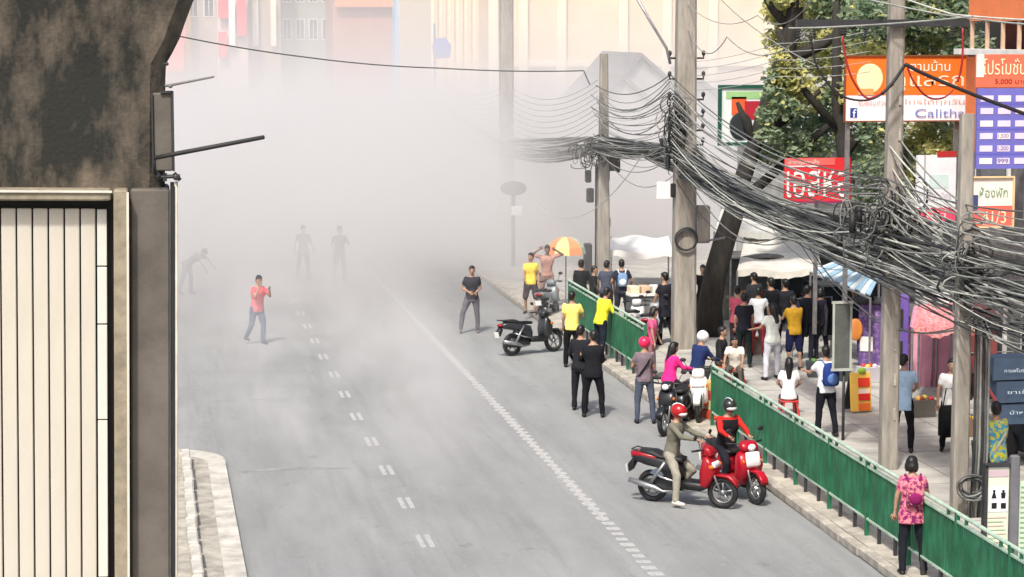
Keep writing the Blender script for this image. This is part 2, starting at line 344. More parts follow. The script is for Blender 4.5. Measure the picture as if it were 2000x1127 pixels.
# ------------------------------------------------------------------ people
def remesh(mb, voxel, mats, name, smooth=3, fold=0, seed=0):
    me = mb.mesh('tmp', mats); b = bmesh.new(); b.from_mesh(me); bmesh.ops.recalc_face_normals(b, faces=b.faces); b.to_mesh(me); b.free()
    o = bpy.data.objects.new('tmp', me); COL.objects.link(o)
    r = o.modifiers.new('r', 'REMESH'); r.mode = 'VOXEL'; r.voxel_size = voxel; r.use_smooth_shade = True
    if smooth: s = o.modifiers.new('s', 'SMOOTH'); s.factor = .6; s.iterations = smooth
    dg = bpy.context.evaluated_depsgraph_get(); out = bpy.data.meshes.new_from_object(o.evaluated_get(dg)); out.name = name
    bpy.data.objects.remove(o); bpy.data.meshes.remove(me)
    if fold:
        for v in out.vertices:
            q = v.co * 9; q.z *= .6; n = noise.noise(q + Vector((seed, 0, 0))) + .5 * noise.noise(q * 2.3)
            v.co += v.normal * n * fold
    out.materials.clear()
    for m in mats: out.materials.append(m)
    return out
_cm = {}
def cloth(c, pat=None):
    key = (c, str(pat))
    if key not in _cm:
        if pat: _cm[key] = mat('printed_cloth', rgb(c), .9, col2=rgb(pat), scale=16, bump=.3, bscale=14, lo=.45, hi=.55)
        else: _cm[key] = mat('cloth', rgb(c), .92, var=.18, scale=8, bump=.35, bscale=13, spec=.2)
    return _cm[key]
def dv(pitch, side, sg): p, q = R(pitch), R(side); return Vector((sg * sin(q), sin(p) * cos(q), -cos(p) * cos(q)))
SKIN2 = mat('dark_skin', (.20, .115, .08), .55, var=.12, scale=10)
LIPS = mat('lips', (.25, .09, .075), .5); EYEW = mat('eye_white', (.6, .6, .58), .3, var=.02)

def person(loc, h, heading, shirt, pants, label, group=None, hair='short', sleeve='short', leg='long', lean=0,
           legs=((4, 4, 3), (-4, 4, 3)), arms=((6, 12, 18, 4), (6, 12, 18, 4)), sit=None, look=0, tilt=0, wide=1.0,
           pat=None, helmet=None, shoes=(30, 28, 28), skin=None, cap=None, female=False, vox=.02, hem=.80, mask=None, vest=None, faceup=0):
    wide *= random.uniform(.98, 1.12); prs = random.Random(label)
    if look == 0: look = prs.uniform(-32, 32)
    if sit is None: lean += prs.uniform(-1, 5); tilt += prs.uniform(0, 14); arms = tuple(tuple(a_ + prs.uniform(-7, 9) for a_ in ar) for ar in arms); legs = tuple((l_[0] + prs.uniform(-5, 5), l_[1] + prs.uniform(0, 3), l_[2] + prs.uniform(0, 8)) for l_ in legs)
    root = empty('person', loc, -R(heading), label, 'person', group); k = h / 1.7; sk = skin or K['skin']
    sw = .145 if female else .162
    hipz = sit if sit is not None else None
    H0 = Vector((0, 0, 0)); T = Matrix.Rotation(-R(lean), 3, 'X')
    def tp(x, y, z): return T @ Vector((x, y, z))                      # torso point relative to pelvis
    lj = []
    for i, sg in enumerate((-1, 1)):
        th, sd_, kn = legs[i]; hip = Vector((sg * .09, 0, -.02)); d1 = dv(th, sd_, sg); knee = hip + d1 * .43
        d2 = dv(th - kn, sd_ * .3, sg); ank = knee + d2 * .41
        fdir = Vector((sg * .12, 1, 0)).normalized()
        if kn > 55 and sit is None: fdir = Vector((0, .35, -.93))
        lj.append((hip, knee, ank, fdir))
    low = min(a.z for _, _, a, _ in lj) - .075
    pel = Vector((0, 0, hipz / k if hipz is not None else -low))
    aj = []
    sh_z = .50
    for i, sg in enumerate((-1, 1)):
        ap, as_, fp, fs = arms[i]; shd = tp(sg * sw, 0, sh_z); el = shd + dv(ap, as_, sg) * .28; wr = el + dv(fp, fs, sg) * .245
        aj.append((shd, el, wr))
    def A(v): return (v + pel) * k
    def torso(b, inf, z0, z1, flare=0):
        hipw = .158 if female else .138; wa = .118 if female else .124; ch = .145 if female else .160
        sec = [(-.10, hipw * .95, .10), (-.02, hipw, .115), (.10, (hipw + wa) / 2, .10), (.22, wa, .092), (.34, ch, .108), (.42, ch + .008, .108), (.48, sw + .004, .088), (.52, sw * .62, .066), (.565, .058, .055)]
        def at(z):
            for a, c in zip(sec, sec[1:]):
                if a[0] <= z <= c[0]: t = (z - a[0]) / (c[0] - a[0]); return [a[j] + (c[j] - a[j]) * t for j in (1, 2)]
            return sec[0][1:] if z < sec[0][0] else sec[-1][1:]
        zs = [z for z in [z0] + [s_[0] for s_ in sec if z0 < s_[0] < z1] + [z1]]; rings = []
        for z in zs:
            a, d = at(z); a = a * wide + inf; d = d * wide + inf
            if z < .1: a += flare * (.1 - z); d += flare * (.1 - z)
            rings.append([tuple(A(T @ Vector((a * math.copysign(abs(cos(t)) ** .8, cos(t)), d * math.copysign(abs(sin(t)) ** .8, sin(t)) + (.012 if z > .3 else 0), z)))) for t in [2 * pi * j / 16 for j in range(16)]])
        b.loft(rings)
    hd = tp(0, .03, .70); HR = T @ Matrix.Rotation(R(look), 3, 'Z') @ Matrix.Rotation(-R(tilt) + R(faceup), 3, 'X')
    def hp(x, y, z): return A(hd + HR @ Vector((x, y, z)))
    # body
    b = MB(); torso(b, 0, -.10, .565)
    b.cone(A(tp(0, 0, .5)), A(tp(0, .02, .62)), .056 * k, .052 * k)
    b.ball(hp(0, 0, .01), (.076 * k, .096 * k, .112 * k), 14, 10, HR); b.ball(hp(0, .03, -.05), (.055 * k, .062 * k, .062 * k), 10, 8, HR)
    b.cone(hp(0, .085, .0), hp(0, .104, -.025), .012 * k, .015 * k, 6)
    for sg in (-1, 1): b.ball(hp(sg * .078, -.005, -.01), (.012 * k, .02 * k, .03 * k), 8, 6, HR)
    for hip, kn, an, fd in lj:
        b.cone(A(hip), A(kn), .082 * k * wide, .052 * k, 12); b.cone(A(kn), A(an), .052 * k, .034 * k, 12)
        b.cone(A(kn + (an - kn) * .25 - Vector((0, .012, 0))), A(kn + (an - kn) * .45), .05 * k, .042 * k)
        b.cone(A(an + Vector((0, 0, -.02))), A(an + fd * .13 + Vector((0, 0, -.045))), .034 * k, .026 * k)
    fing = MB()
    for (sh, el, wr), sg in zip(aj, (-1, 1)):
        b.cone(A(sh), A(el), .047 * k, .037 * k); b.cone(A(el), A(wr), .038 * k, .026 * k)
        d = (wr - el).normalized(); s_ = d.cross(Vector((0, 1, 0)) if abs(d.y) < .8 else Vector((0, 0, 1))).normalized(); u_ = s_.cross(d)
        hm = wr + d * .05; b.cone(A(wr), A(wr + d * .06), .024 * k, .034 * k)
        base = wr + d * .075
        for j, L_ in enumerate((.062, .072, .068, .052)):
            o_ = base + s_ * (j - 1.5) * .019; m_ = o_ + d * L_ * .55 - u_ * .004 * sg; e_ = m_ + (d * .8 - u_ * .55 * sg).normalized() * L_ * .5
            fing.tube([A(o_ - d * .02), A(m_), A(e_)], [.0095 * k, .009 * k, .0065 * k], 6)
        o_ = wr + d * .03 - s_ * .028; fing.tube([A(o_), A(o_ + (d - s_ * .8).normalized() * .035), A(o_ + (d - s_ * .5).normalized() * .062)], [.012 * k, .0105 * k, .008 * k], 6)
    me = remesh(b, vox * k, [sk, EYEW, K['hair'], LIPS], 'body', 2)
    fm = bmesh.new(); fm.from_mesh(me)
    fe = MB(); fe.v = fing.v; fe.f = fing.f; fe.m = fing.m
    for sg in (-1, 1):
        fe.mi = 1; fe.ball(hp(sg * .03, .083, .012), (.014 * k, .008 * k, .007 * k), 8, 6, HR); fe.mi = 2; fe.ball(hp(sg * .03, .09, .012), (.006 * k, .004 * k, .006 * k), 6, 4, HR)
        fe.ball(hp(sg * .031, .088, .034), (.018 * k, .006 * k, .004 * k), 6, 4, HR)
    fe.mi = 3; fe.ball(hp(0, .092, -.062), (.024 * k, .008 * k, .008 * k), 8, 6, HR)
    tmp = fe.mesh('t', [sk, EYEW, K['hair'], LIPS]); fm.from_mesh(tmp); fm.to_mesh(me); fm.free(); bpy.data.meshes.remove(tmp)
    me.polygons.foreach_set('use_smooth', [True] * len(me.polygons))
    o = bpy.data.objects.new('body', me); COL.objects.link(o); o.parent = root
    sd0 = random.random() * 50
    def put(mb, mats, name, vx=None, fold=.013, sm=2):
        me = remesh(mb, (vx or vox * 1.05) * k, mats, name, sm, fold * k, sd0); o = bpy.data.objects.new(name, me); COL.objects.link(o); o.parent = root; return o
    # trousers
    if pants:
        b = MB(); torso(b, .014, -.12, .10 if sit is None else .06)
        for hip, kn, an, fd in lj:
            end = {'long': an, 'shorts': kn, 'skirt': kn}[leg]
            if leg == 'long': b.cone(A(hip), A(kn), .098 * k * wide, .070 * k, 12); b.cone(A(kn), A(kn + (an - kn) * .96), .070 * k, .056 * k, 12)
            else: b.cone(A(hip), A(hip + (kn - hip) * .98), .102 * k * wide, .085 * k, 12)
        if leg == 'skirt': b.cone(A(Vector((0, 0, -.05))), A((lj[0][1] + lj[1][1]) / 2), .13 * k, .15 * k, 14)
        put(b, [cloth(pants)], {'long': 'trousers', 'shorts': 'shorts', 'skirt': 'skirt'}[leg])
    # shirt
    if shirt:
        b = MB(); torso(b, .020 if not pat else .03, hem - .88, .535, flare=.06)
        for sh, el, wr in aj:
            b.cone(A(sh + Vector((0, 0, -.008))), A(sh + (el - sh) * (.55 if sleeve == 'short' else 1)), .058 * k, (.056 if sleeve == 'short' else .048) * k)
            if sleeve == 'long': b.cone(A(el), A(el + (wr - el) * .93), .052 * k, .038 * k)
        so_ = put(b, [cloth(shirt, pat)], 'shirt')
    if vest:
        b = MB(); torso(b, .036, -.04, .50); put(b, [cloth(vest)], 'vest')
    # shoes
    for hip, kn, an, fd in lj:
        b = MB(); b.cone(A(an + Vector((0, -.03, -.032))), A(an + fd * .05 + Vector((0, 0, -.035 if fd.z == 0 else 0))), .042 * k, .042 * k, 10); b.cone(A(an + fd * .04 + Vector((0, 0, -.04))), A(an + fd * .15 + Vector((0, 0, -.045 if fd.z == 0 else 0))), .040 * k, .032 * k, 10)
        b.build('shoe', [mat_shoe(shoes)], root, smooth=True)
    if mask:
        b = MB(); b.ball(hp(0, .06, -.045), (.055 * k, .05 * k, .045 * k), 10, 8, HR); b.build('face_mask', cloth(mask), root, smooth=True)
    if helmet:
        c1, c2 = helmet; b = MB(); b.ball(hp(0, -.008, .035), (.125 * k, .142 * k, .125 * k), 16, 10, HR); hm_ = b.build('helmet', [gloss(c1)], root, smooth=True)
        b = MB(); b.ball(hp(0, .045, .0), (.105 * k, .105 * k, .052 * k), 14, 8, HR); b.build('visor', gloss(c2), hm_, smooth=True)
        b = MB(); b.ball(hp(0, -.02, .085), (.04 * k, .13 * k, .082 * k), 10, 8, HR); b.build('stripe', gloss(c2), hm_, smooth=True)
    elif hair:
        b = MB(); b.ball(hp(0, -.022, .035), (.086 * k, .098 * k, .103 * k), 14, 10, HR)
        b.ball(hp(0, -.05, -.015), (.078 * k, .06 * k, .075 * k), 12, 8, HR)
        b.ball(hp(0, .02, .085), (.07 * k, .07 * k, .04 * k), 12, 8, HR)
        if hair == 'bob':
            for sg in (-1, 1): b.ball(hp(sg * .07, -.02, -.03), (.035 * k, .06 * k, .085 * k), 10, 8, HR)
            b.ball(hp(0, -.06, -.03), (.088 * k, .06 * k, .09 * k), 12, 8, HR)
        if hair == 'long':
            b.cone(hp(0, -.06, 0), hp(0, -.095, -.30), .085 * k, .07 * k)
            for sg in (-1, 1): b.ball(hp(sg * .07, -.03, -.05), (.03 * k, .05 * k, .1 * k), 10, 8, HR)
        if hair == 'bun': b.ball(hp(0, -.11, .06), .045 * k)
        put(b, [K['hair']], 'hair', .014, .006, 1)
    if cap:
        b = MB(); b.ball(hp(0, -.005, .06), (.095 * k, .112 * k, .08 * k), 14, 8, HR); b.box(hp(0, .12, .045), (.13 * k, .1 * k, .012 * k), rz=R(look)); b.build('cap', cloth(cap), root, smooth=True)
    root['_k'] = k; root['_back'] = list(A(tp(0, -.13, .30)))
    return root, A, tp
_sm = {}
def mat_shoe(c):
    if c not in _sm: _sm[c] = mat('shoe', rgb(c), .6, var=.2)
    return _sm[c]
_gl = {}
def gloss(c, rough=.28):
    if c not in _gl: _gl[c] = mat('gloss_paint', rgb(c), rough, var=.12, scale=3, spec=.5)
    return _gl[c]
def W(px, py): # where someone stands
    g = G(px, py)
    return G(px, py, .135) if g.x > 10.55 else g
def backpack(pr, c, label, s=1., c2=None, w_=.30, hh=.42):
    root, A, tp = pr; cen = A(tp(0, -.20, .30)); hd = root.rotation_euler.z
    wp = Matrix.Rotation(hd, 3, 'Z') @ Vector(cen) + root.location
    e = empty('backpack', wp, hd, label, 'backpack')
    b = MB(); hw, hh = w_ / 2 * s, hh / 2 * s
    rings = []
    for z, a, d in ((-hh, .8, .75), (-hh * .85, 1, 1), (0, 1, 1.1), (hh * .6, .95, .9), (hh * .92, .75, .65), (hh, .45, .4)):
        rings.append([(hw * a * math.copysign(abs(cos(t)) ** .6, cos(t)), .085 * s * d * math.copysign(abs(sin(t)) ** .6, sin(t)), z) for t in [2 * pi * j / 16 for j in range(16)]])
    cc, pp = (c if isinstance(c[0], tuple) else (c, None)); b.loft(rings); b.build('bag', cloth(cc, pp), e, smooth=True, fix=True)
    b = MB(); b.ball((0, -.085 * s, -hh * .35), (hw * .75, .045 * s, hh * .5), 12, 8); b.build('pocket', cloth(c2 or cc), e, smooth=True)
    for sg in (-1, 1):
        b = MB(); b.tube([(sg * hw * .6, .06, hh * .85), (sg * .11, .17, .25), (sg * .12, .27, .16), (sg * .13, .28, -.02), (sg * hw * .8, .09, -hh * .7)], .016, 6); b.build('strap', cloth(c2 or cc), e, smooth=True)
    return e

# on the carriageway
person(W(503, 672), 1.72, 150, (226, 96, 104), (62, 84, 112), 'man in salmon pink shirt and jeans walking with a hand to his face', hem=.78,
       arms=((30, 15, 150, -30), (45, 8, 160, -25)), legs=((14, 3, 10), (-12, 3, 22)), look=-10, sleeve='short', lean=3)
person(W(593, 546), 1.70, 175, (90, 90, 95), (85, 85, 90), 'faint figure in grey walking deep in the smoke, to the left of another', arms=((10, 14, 40, 4), (10, 14, 40, 4)), legs=((12, 5, 4), (-10, 5, 14)), vox=.03)
person(W(664, 552), 1.74, 170, (60, 60, 66), (60, 60, 66), 'shadowy figure with hands raised to the chest deep in the smoke', arms=((25, 25, 120, -30), (10, 14, 60, -10)), vox=.03)
person(W(366, 575), 1.70, 120, (95, 95, 110), (110, 108, 115), 'stooping figure half hidden by smoke beside the pier', lean=55, arms=((50, 5, 40, 0), (50, 5, 40, 0)), legs=((8, 6, 10), (-6, 6, 8)), vox=.03)
person(W(922, 650), 1.72, 185, (52, 52, 60), (96, 94, 100), 'man in black T-shirt and grey trousers standing with legs apart in thin smoke', arms=((-6, 18, 60, -38), (-6, 18, 60, -38)), legs=((5, 3, 2), (8, 21, 2)), hem=.84, shoes=(110, 105, 105))
person(W(1037, 614), 1.66, 200, (236, 208, 88), (70, 62, 66), 'person in yellow shirt and dark shorts beyond the parked dark scooter', leg='shorts', legs=((4, 6, 2), (16, 5, 30)), arms=((0, 10, 10, 5), (20, 8, 60, -10)))
person(W(1068, 602), 1.74, 180, (176, 136, 126), (150, 128, 122), 'person in dusty pink clothes with both hands behind the head', arms=((-5, 100, 165, -50), (-5, 100, 165, -50)), skin=SKIN2, hem=.84)
person(W(1117, 718), 1.76, 10, (243, 222, 118), (24, 24, 28), 'person in pale yellow polo and black trousers seen from behind near the scooter', arms=((4, 10, 25, -4), (12, 12, 60, -15)), hem=.82)
person(W(1173, 704), 1.70, 60, (226, 222, 58), (30, 36, 48), 'person in bright yellow-green shirt leaning by the green railing', lean=10, arms=((30, 8, 70, 0), (30, 8, 70, 0)), sleeve='long')
bald = person(W(1158, 815), 1.74, 12, (26, 28, 33), (22, 23, 28), 'stocky man all in black with cropped greying hair, back to the camera', wide=1.16, sleeve='long', arms=((8, 14, 55, -28), (8, 14, 55, -28)), hair='short', legs=((3, 7, 2), (-2, 8, 2)), hem=.76)
person(W(1133, 803), 1.76, 20, (34, 36, 42), (36, 38, 44), 'slimmer man in black standing directly left of the stocky man in black', sleeve='long', legs=((10, 3, 2), (-8, 3, 4)), arms=((16, 6, 50, -8), (16, 6, 40, -5)))
hm1 = person(W(1258, 826), 1.68, 5, (118, 104, 112), (72, 80, 96), 'person in pink motorbike helmet, grey T-shirt and jeans, seen from behind', helmet=((224, 40, 90), (150, 30, 50)), legs=((2, 5, 2), (-2, 9, 2)), arms=((14, 10, 80, -20), (14, 12, 70, -20)), hem=.80)
def strap(pr, c=(30, 30, 34)):
    root, A, tp = pr; b = MB(); pts = [A(tp(.16, -.02, .50)), A(tp(.05, -.15, .33)), A(tp(-.12, -.13, .08)), A(tp(-.16, 0, .02)), A(tp(-.1, .14, .12)), A(tp(.05, .15, .36)), A(tp(.14, .07, .53))]
    b.tube(pts, .018, 6, closed=True); b.build('bag_strap', cloth(c), root, smooth=True)
strap(hm1)

# ------------------------------------------------------------------ scooters
def scooter(loc, heading, body, label, accent=(30, 30, 34), group=None, box=False, name='scooter', lean=4, seatc=(24, 24, 27), light=True, kind=0, mirrors=True, cowl=None):
    e = empty(name, loc, -R(heading), label, 'motor scooter', group); e.rotation_euler = (0, R(lean), -R(heading))
    paint, acc, blk = gloss(body), gloss(accent, .4), K['black']
    WB, r = .64, .275
    for y, wn in ((WB, 'front_wheel'), (-WB, 'rear_wheel')):
        b = MB(); n = 28; b.tube([(0, y + (r - .05) * cos(a), r + (r - .05) * sin(a)) for a in [2 * pi * i / n for i in range(n)]], .052, 8, closed=True); ty = b.build('tyre', blk, None, smooth=True)
        wh = b_ = empty('wheel'); wh.parent = e; ty.parent = wh
        b = MB(); b.tube([(0, y + .175 * cos(a), r + .175 * sin(a)) for a in [2 * pi * i / 24 for i in range(24)]], .018, 6, closed=True); b.tube([(-.05, y, r), (.05, y, r)], .045, 12)
        for i in range(5): a = 2 * pi * i / 5 + .3; b.tube([(0, y + .03 * cos(a), r + .03 * sin(a)), (0, y + .18 * cos(a), r + .18 * sin(a))], [.02, .013], 6)
        b.build('rim', K['chrome'] if kind else K['steel'], wh, smooth=True)
    # rear cowl
    b = MB(); b.puff([(-.95, .72), (-.98, .80), (-.80, .83), (-.35, .78), (-.10, .70), (-.06, .52), (-.10, .36), (-.25, .40), (-.45, .60), (-.75, .66)], .155, .05); b.build('side_cowl', gloss(cowl, .4) if cowl else paint, e, smooth=True)
    if cowl: b = MB(); b.puff([(-.99, .78), (-1.0, .86), (-.78, .87), (-.50, .80), (-.52, .74), (-.80, .76)], .145, .03); b.build('tail_panel', paint, e, smooth=True)
    b = MB(); b.puff([(-.80, .82), (-.84, .90), (-.60, .90), (-.42, .84), (-.18, .83), (-.03, .80), (-.06, .74), (-.5, .76)], .13, .03); b.build('seat', gloss(seatc, .6), e, smooth=True)
    b = MB(); b.puff([(-.16, .40), (-.14, .30), (.30, .28), (.40, .34), (.34, .42), (.0, .44)], .16, .03); b.build('footboard', acc, e, smooth=True)
    b = MB(); b.puff([(.28, .34), (.26, .60), (.33, .86), (.40, .90), (.50, .80), (.56, .64), (.46, .44), (.40, .34)], .175, .05); b.build('leg_shield', paint, e, smooth=True)
    b = MB(); b.puff([(.30, .88), (.28, .98), (.34, 1.05), (.44, 1.02), (.50, .92), (.44, .86)], .12, .03); b.build('handlebar_cowl', paint, e, smooth=True)
    b = MB(); b.puff([(.46, .50), (.44, .58), (.62, .585), (.78, .58), (.90, .48), (.93, .38), (.86, .44), (.75, .525), (.60, .545)], .07, .008); b.build('front_fender', paint, e, smooth=True)
    b = MB(); b.puff([(-.98, .74), (-1.08, .62), (-1.06, .48), (-1.0, .52), (-.92, .68)], .07, .015); b.build('rear_fender', acc, e, smooth=True)
    b = MB()
    for sx in (-.085, .085): b.tube([(sx, .42, .80), (sx, WB, r)], .02, 8)
    b.build('fork', K['steel'], e, smooth=True)
    b = MB(); b.puff([(-.78, .22), (-.80, .36), (-.5, .44), (-.12, .40), (-.10, .24), (-.4, .18)], .10, .03, cx=-.03); b.build('engine', K['dark'], e, smooth=True)
    b = MB(); b.tube([(.11, -.18, .24), (.13, -.4, .22), (.15, -.55, .28), (.16, -1.0, .38)], [.02, .022, .05, .045], 10); b.build('exhaust', K['steel'], e, smooth=True)
    b = MB(); b.tube([(-.14, -.35, .72), (-.15, -.62, .34)], .028, 8); b.tube([(.14, -.35, .72), (.15, -.62, .34)], .028, 8); b.build('rear_shock', K['steel'], e, smooth=True)
    b = MB(); b.tube([(-.34, .24, 1.0), (-.2, .33, 1.0), (0, .37, .99), (.2, .33, 1.0), (.34, .24, 1.0)], .014, 8); hb = b.build('handlebar', K['dark'], e, smooth=True)
    for sg in (-1, 1):
        b = MB(); b.tube([(sg * .22, .315, 1.0), (sg * .345, .235, 1.0)], .02, 8); b.build('grip', blk, hb, smooth=True)
        if mirrors:
            b = MB(); b.tube([(sg * .2, .33, 1.0), (sg * .26, .32, 1.14), (sg * .30, .29, 1.2)], .007, 6); b.ball((sg * .31, .28, 1.22), (.065, .018, .042)); b.build('mirror', blk, hb, smooth=True)
    b = MB(); b.ball((0, .505, .95), (.075, .045, .06)) if kind else b.puff([(.50, .70), (.49, .80), (.53, .78), (.565, .70)], .13, .01); b.build('headlight', mat('headlamp_glass', (.72, .74, .76), .12, var=.1), e, smooth=True)
    b = MB(); b.puff([(-1.0, .74), (-1.0, .80), (-.93, .81), (-.93, .74)], .09, .012); b.build('tail_light', gloss((150, 12, 16)), e, smooth=True)
    b = MB(); b.box((0, -1.085, .55), (.17, .008, .14), rx=.25); b.build('number_plate', K['white'], e)
    for sg in (-1, 1): b = MB(); b.ball((sg * .17, .50, .72), (.02, .05, .035)); b.build('indicator', gloss((210, 110, 20)), e, smooth=True)
    b = MB(); b.puff([(-.60, .56), (-.35, .47), (-.12, .42), (-.10, .40), (-.35, .43), (-.62, .53)], .165, .004); b.build('silver_stripe', K['chrome'], e, smooth=True)
    b = MB(); b.tube([(-.12, -.28, .26), (-.2, -.36, .02)], .012, 6); b.build('side_stand', K['dark'], e, smooth=True)
    b = MB(); b.tube([(-.11, -.70, .86), (-.11, -.97, .90), (.11, -.97, .90), (.11, -.70, .86)], .013, 8); b.build('grab_rail', K['dark'], e, smooth=True)
    if box: b = MB(); b.box((0, -.98, 1.03), (.36, .34, .3), bev=.05); b.build('top_box', gloss((40, 42, 44)), e)
    return e
scooter(G(1042, 691), 62, (46, 48, 52), 'dark grey scooter standing parked in the road with no rider', accent=(28, 28, 32), lean=-6)
sc1 = scooter(G(1343, 986), 127, (150, 14, 30), cowl=(24, 24, 28), label= 'red and black scooter seen from the side, ridden by the rider in olive grey', accent=(24, 24, 28), lean=2)
r1 = person(G(1343, 986) + Matrix.Rotation(-R(127), 3, 'Z') @ Vector((0, -.30, 0)), 1.70, 127, (112, 110, 98), (150, 146, 134), 'rider in olive grey top and pale trousers, one foot on the road',
            sit=.86, legs=((50, 8, 92), (36, 26, 36)), arms=((52, 12, 82, -6), (52, 12, 82, -6)), sleeve='long', lean=8, helmet=((168, 24, 30), (225, 222, 220)), shoes=(205, 200, 190), look=-6)
sc2 = scooter(G(1438, 972) , 163, (160, 14, 34), label= 'glossy red scooter with white front panel facing the camera next to the railing', accent=(150, 20, 30), kind=1, lean=1)
b = MB(); b.puff([(.535, .60), (.50, .88), (.53, .88), (.585, .66)], .10, .01); b.build('front_panel', gloss((232, 226, 226)), sc2, smooth=True)
person(G(1438, 972) + Matrix.Rotation(-R(163), 3, 'Z') @ Vector((0, -.34, 0)), 1.68, 168, (186, 40, 36), (32, 32, 40), 'rider in red and black jacket astride the glossy red scooter',
       sit=.84, legs=((62, 10, 78), (62, 10, 78)), arms=((48, 16, 74, -12), (48, 16, 74, -12)), sleeve='long', lean=6, helmet=((38, 44, 42), (200, 205, 205)), vest=(30, 28, 32), look=8)
# bikes waiting in the gap of the railing
sc3 = scooter(G(1322, 842), 215, (30, 31, 36), 'black motorbike with a red and white nose waiting in the gap of the railing', accent=(150, 24, 28), lean=3, kind=1)
sc4 = scooter(G(1372, 815, .135), 200, (228, 226, 222), 'white scooter parked at the end of the near railing beside a striped crate', accent=(200, 60, 40), lean=3)
person(G(1312, 822) + Vector((0.02, .35, 0)), 1.60, 70, (240, 50, 140), (40, 40, 48), 'woman in hot pink top sitting on the waiting black motorbike', female=True, sit=.80, legs=((70, 10, 70), (60, 14, 60)), arms=((35, 10, 80, -5), (35, 10, 80, -5)), hair='long', sleeve='long', lean=8)
person(G(1362, 800) + Vector((0.05, .3, 0)), 1.66, 60, (34, 48, 92), (28, 30, 40), 'person in white helmet and navy jacket seated on the white scooter', sit=.80, legs=((65, 10, 70), (60, 12, 66)), arms=((35, 12, 70, -5), (35, 12, 70, -5)), sleeve='long', helmet=((236, 236, 238), (236, 236, 238)), lean=12)
person(W(1270, 742), 1.60, 110, (205, 92, 130), (150, 110, 116), 'person in pink seen behind the railing gap, partly hidden by the pink helmet', female=True, hair='bob')

# ------------------------------------------------------------------ green pedestrian railing
K['green'] = mat('green_fence_paint', (.02, .155, .075), .55, var=.5, scale=3.5, stretch=(1, 1, .6))
K['greenl'] = mat('pale_green_rail', (.42, .56, .45), .5, var=.3, scale=5)
def railing(y0, y1, x, label):
    e = empty('pedestrian_railing', (x, y0, .145), 0, label, 'railing'); n = round((y1 - y0) / 2.02); L_ = (y1 - y0) / n
    pk = MB(); m = 22
    for i in range(m): pk.box((0, .09 + (L_ - .18) * (i + .5) / m, .72), (.022, (L_ - .18) / m * .62, .84))
    pk.box((0.02, L_ / 2, .72), (.004, L_ - .1, .84))
    pm_ = pk.mesh('picket_infill', K['green'])
    fr = MB(); fr.box((0, L_ / 2, 1.155), (.045, L_ - .06, .035)); fr.box((0, L_ / 2, .285), (.045, L_ - .06, .035))
    frm = fr.mesh('infill_frame', K['greenl'])
    po = MB(); po.box((0, 0, .64), (.06, .06, 1.28)); pom = po.mesh('post', K['green'])
    lg = MB(); lg.box((0, 0, .14), (.05, .05, .28)); lgm = lg.mesh('leg', K['dark'])
    tr = MB(); tr.tube([(0, .0, 1.27), (0, L_, 1.27)], .03, 8); trm = tr.mesh('top_rail', K['greenl'])
    for k in range(n):
        for nm, me in (('picket_infill', pm_), ('infill_frame', frm), ('top_rail', trm)):
            o = bpy.data.objects.new(nm, me); COL.objects.link(o); o.parent = e; o.location = (random.uniform(-.008, .008), k * L_, 0)
            if nm == 'picket_infill': o['kind'] = 'stuff'
        for yy in (.62, L_ - .62):
            o = bpy.data.objects.new('leg', lgm); COL.objects.link(o); o.parent = e; o.location = (0, k * L_ + yy, 0)
        for yy in (.36, L_ - .36):
            b = MB(); b.box((0, k * L_ + yy, 1.21), (.04, .04, .08)); b.build('rail_spacer', K['green'], e)
    for k in range(n + 1):
        o = bpy.data.objects.new('post', pom); COL.objects.link(o); o.parent = e; o.location = (0, k * L_, 0)
    return e
r_ = railing(25.6, 43.8, 10.86, 'green slatted pedestrian railing running along the kerb in the foreground'); r_.scale.z = .94; r_.rotation_euler.z = -R(.35)
railing(49.6, 58.9, 10.88, 'green slatted railing beyond the gap, behind the people in yellow')

# people on the pavement -------------------------------------------------------
flo = person(W(1786, 1121) + Vector((-.05, 0, 0)), 1.66, 8, (222, 128, 140), (28, 30, 38), 'woman in floral pink blouse and black trousers standing outside the railing', female=True, hair='bob', pat=(120, 26, 92), arms=((-2, 12, 6, 8), (20, 14, 70, -30)), legs=((2, 4, 2), (0, 7, 2)), hem=.72, vox=.018, wide=1.08)
handb = backpack(flo, ((206, 120, 130), (110, 30, 80)), 'flowered pink and maroon backpack worn by the woman at the railing', .85, (130, 30, 90))
pb = person(W(1612, 852), 1.70, 350, (232, 234, 240), (24, 26, 34), 'person in white shirt and black trousers with a blue backpack beyond the railing', arms=((40, 14, 88, -5), (40, 12, 88, 0)), sleeve='short')
backpack(pb, (38, 60, 128), 'blue backpack on the person in the white shirt', 1.05, (90, 120, 180))
person(G(1540, 812, .135) , 1.60, 15, (238, 234, 236), (90, 90, 100), 'woman with long black hair in white blouse seated low behind the railing', female=True, hair='long', sit=.42, legs=((80, 8, 80), (80, 8, 80)), arms=((20, 20, 60, -20), (20, 20, 60, -20)))
b = MB()
st = empty('stool', G(1540, 812, .135), 0, 'low plastic stool under the woman with long hair', 'stool')
b.box((0, 0, .31), (.34, .34, .03), bev=.008); b.build('seat', gloss((200, 60, 50)), st)
for sx_ in (-1, 1):
    for sy_ in (-1, 1): b = MB(); b.tube([(sx_ * .13, sy_ * .13, .30), (sx_ * .17, sy_ * .17, 0)], .02, 6); b.build('leg', gloss((200, 60, 50)), st)
person(W(1762, 882), 1.76, 20, (170, 198, 226), (20, 20, 26), 'person in light blue shirt and black trousers just right of the middle pole', arms=((6, 8, 20, 0), (20, 10, 60, -10)), hem=.70)
wb = person(W(1856, 884), 1.72, 200, (226, 224, 222), (26, 26, 30), 'person in white shirt half hidden behind the short right pole', arms=((8, 10, 14, 2), (8, 10, 14, 2)), hem=.78)
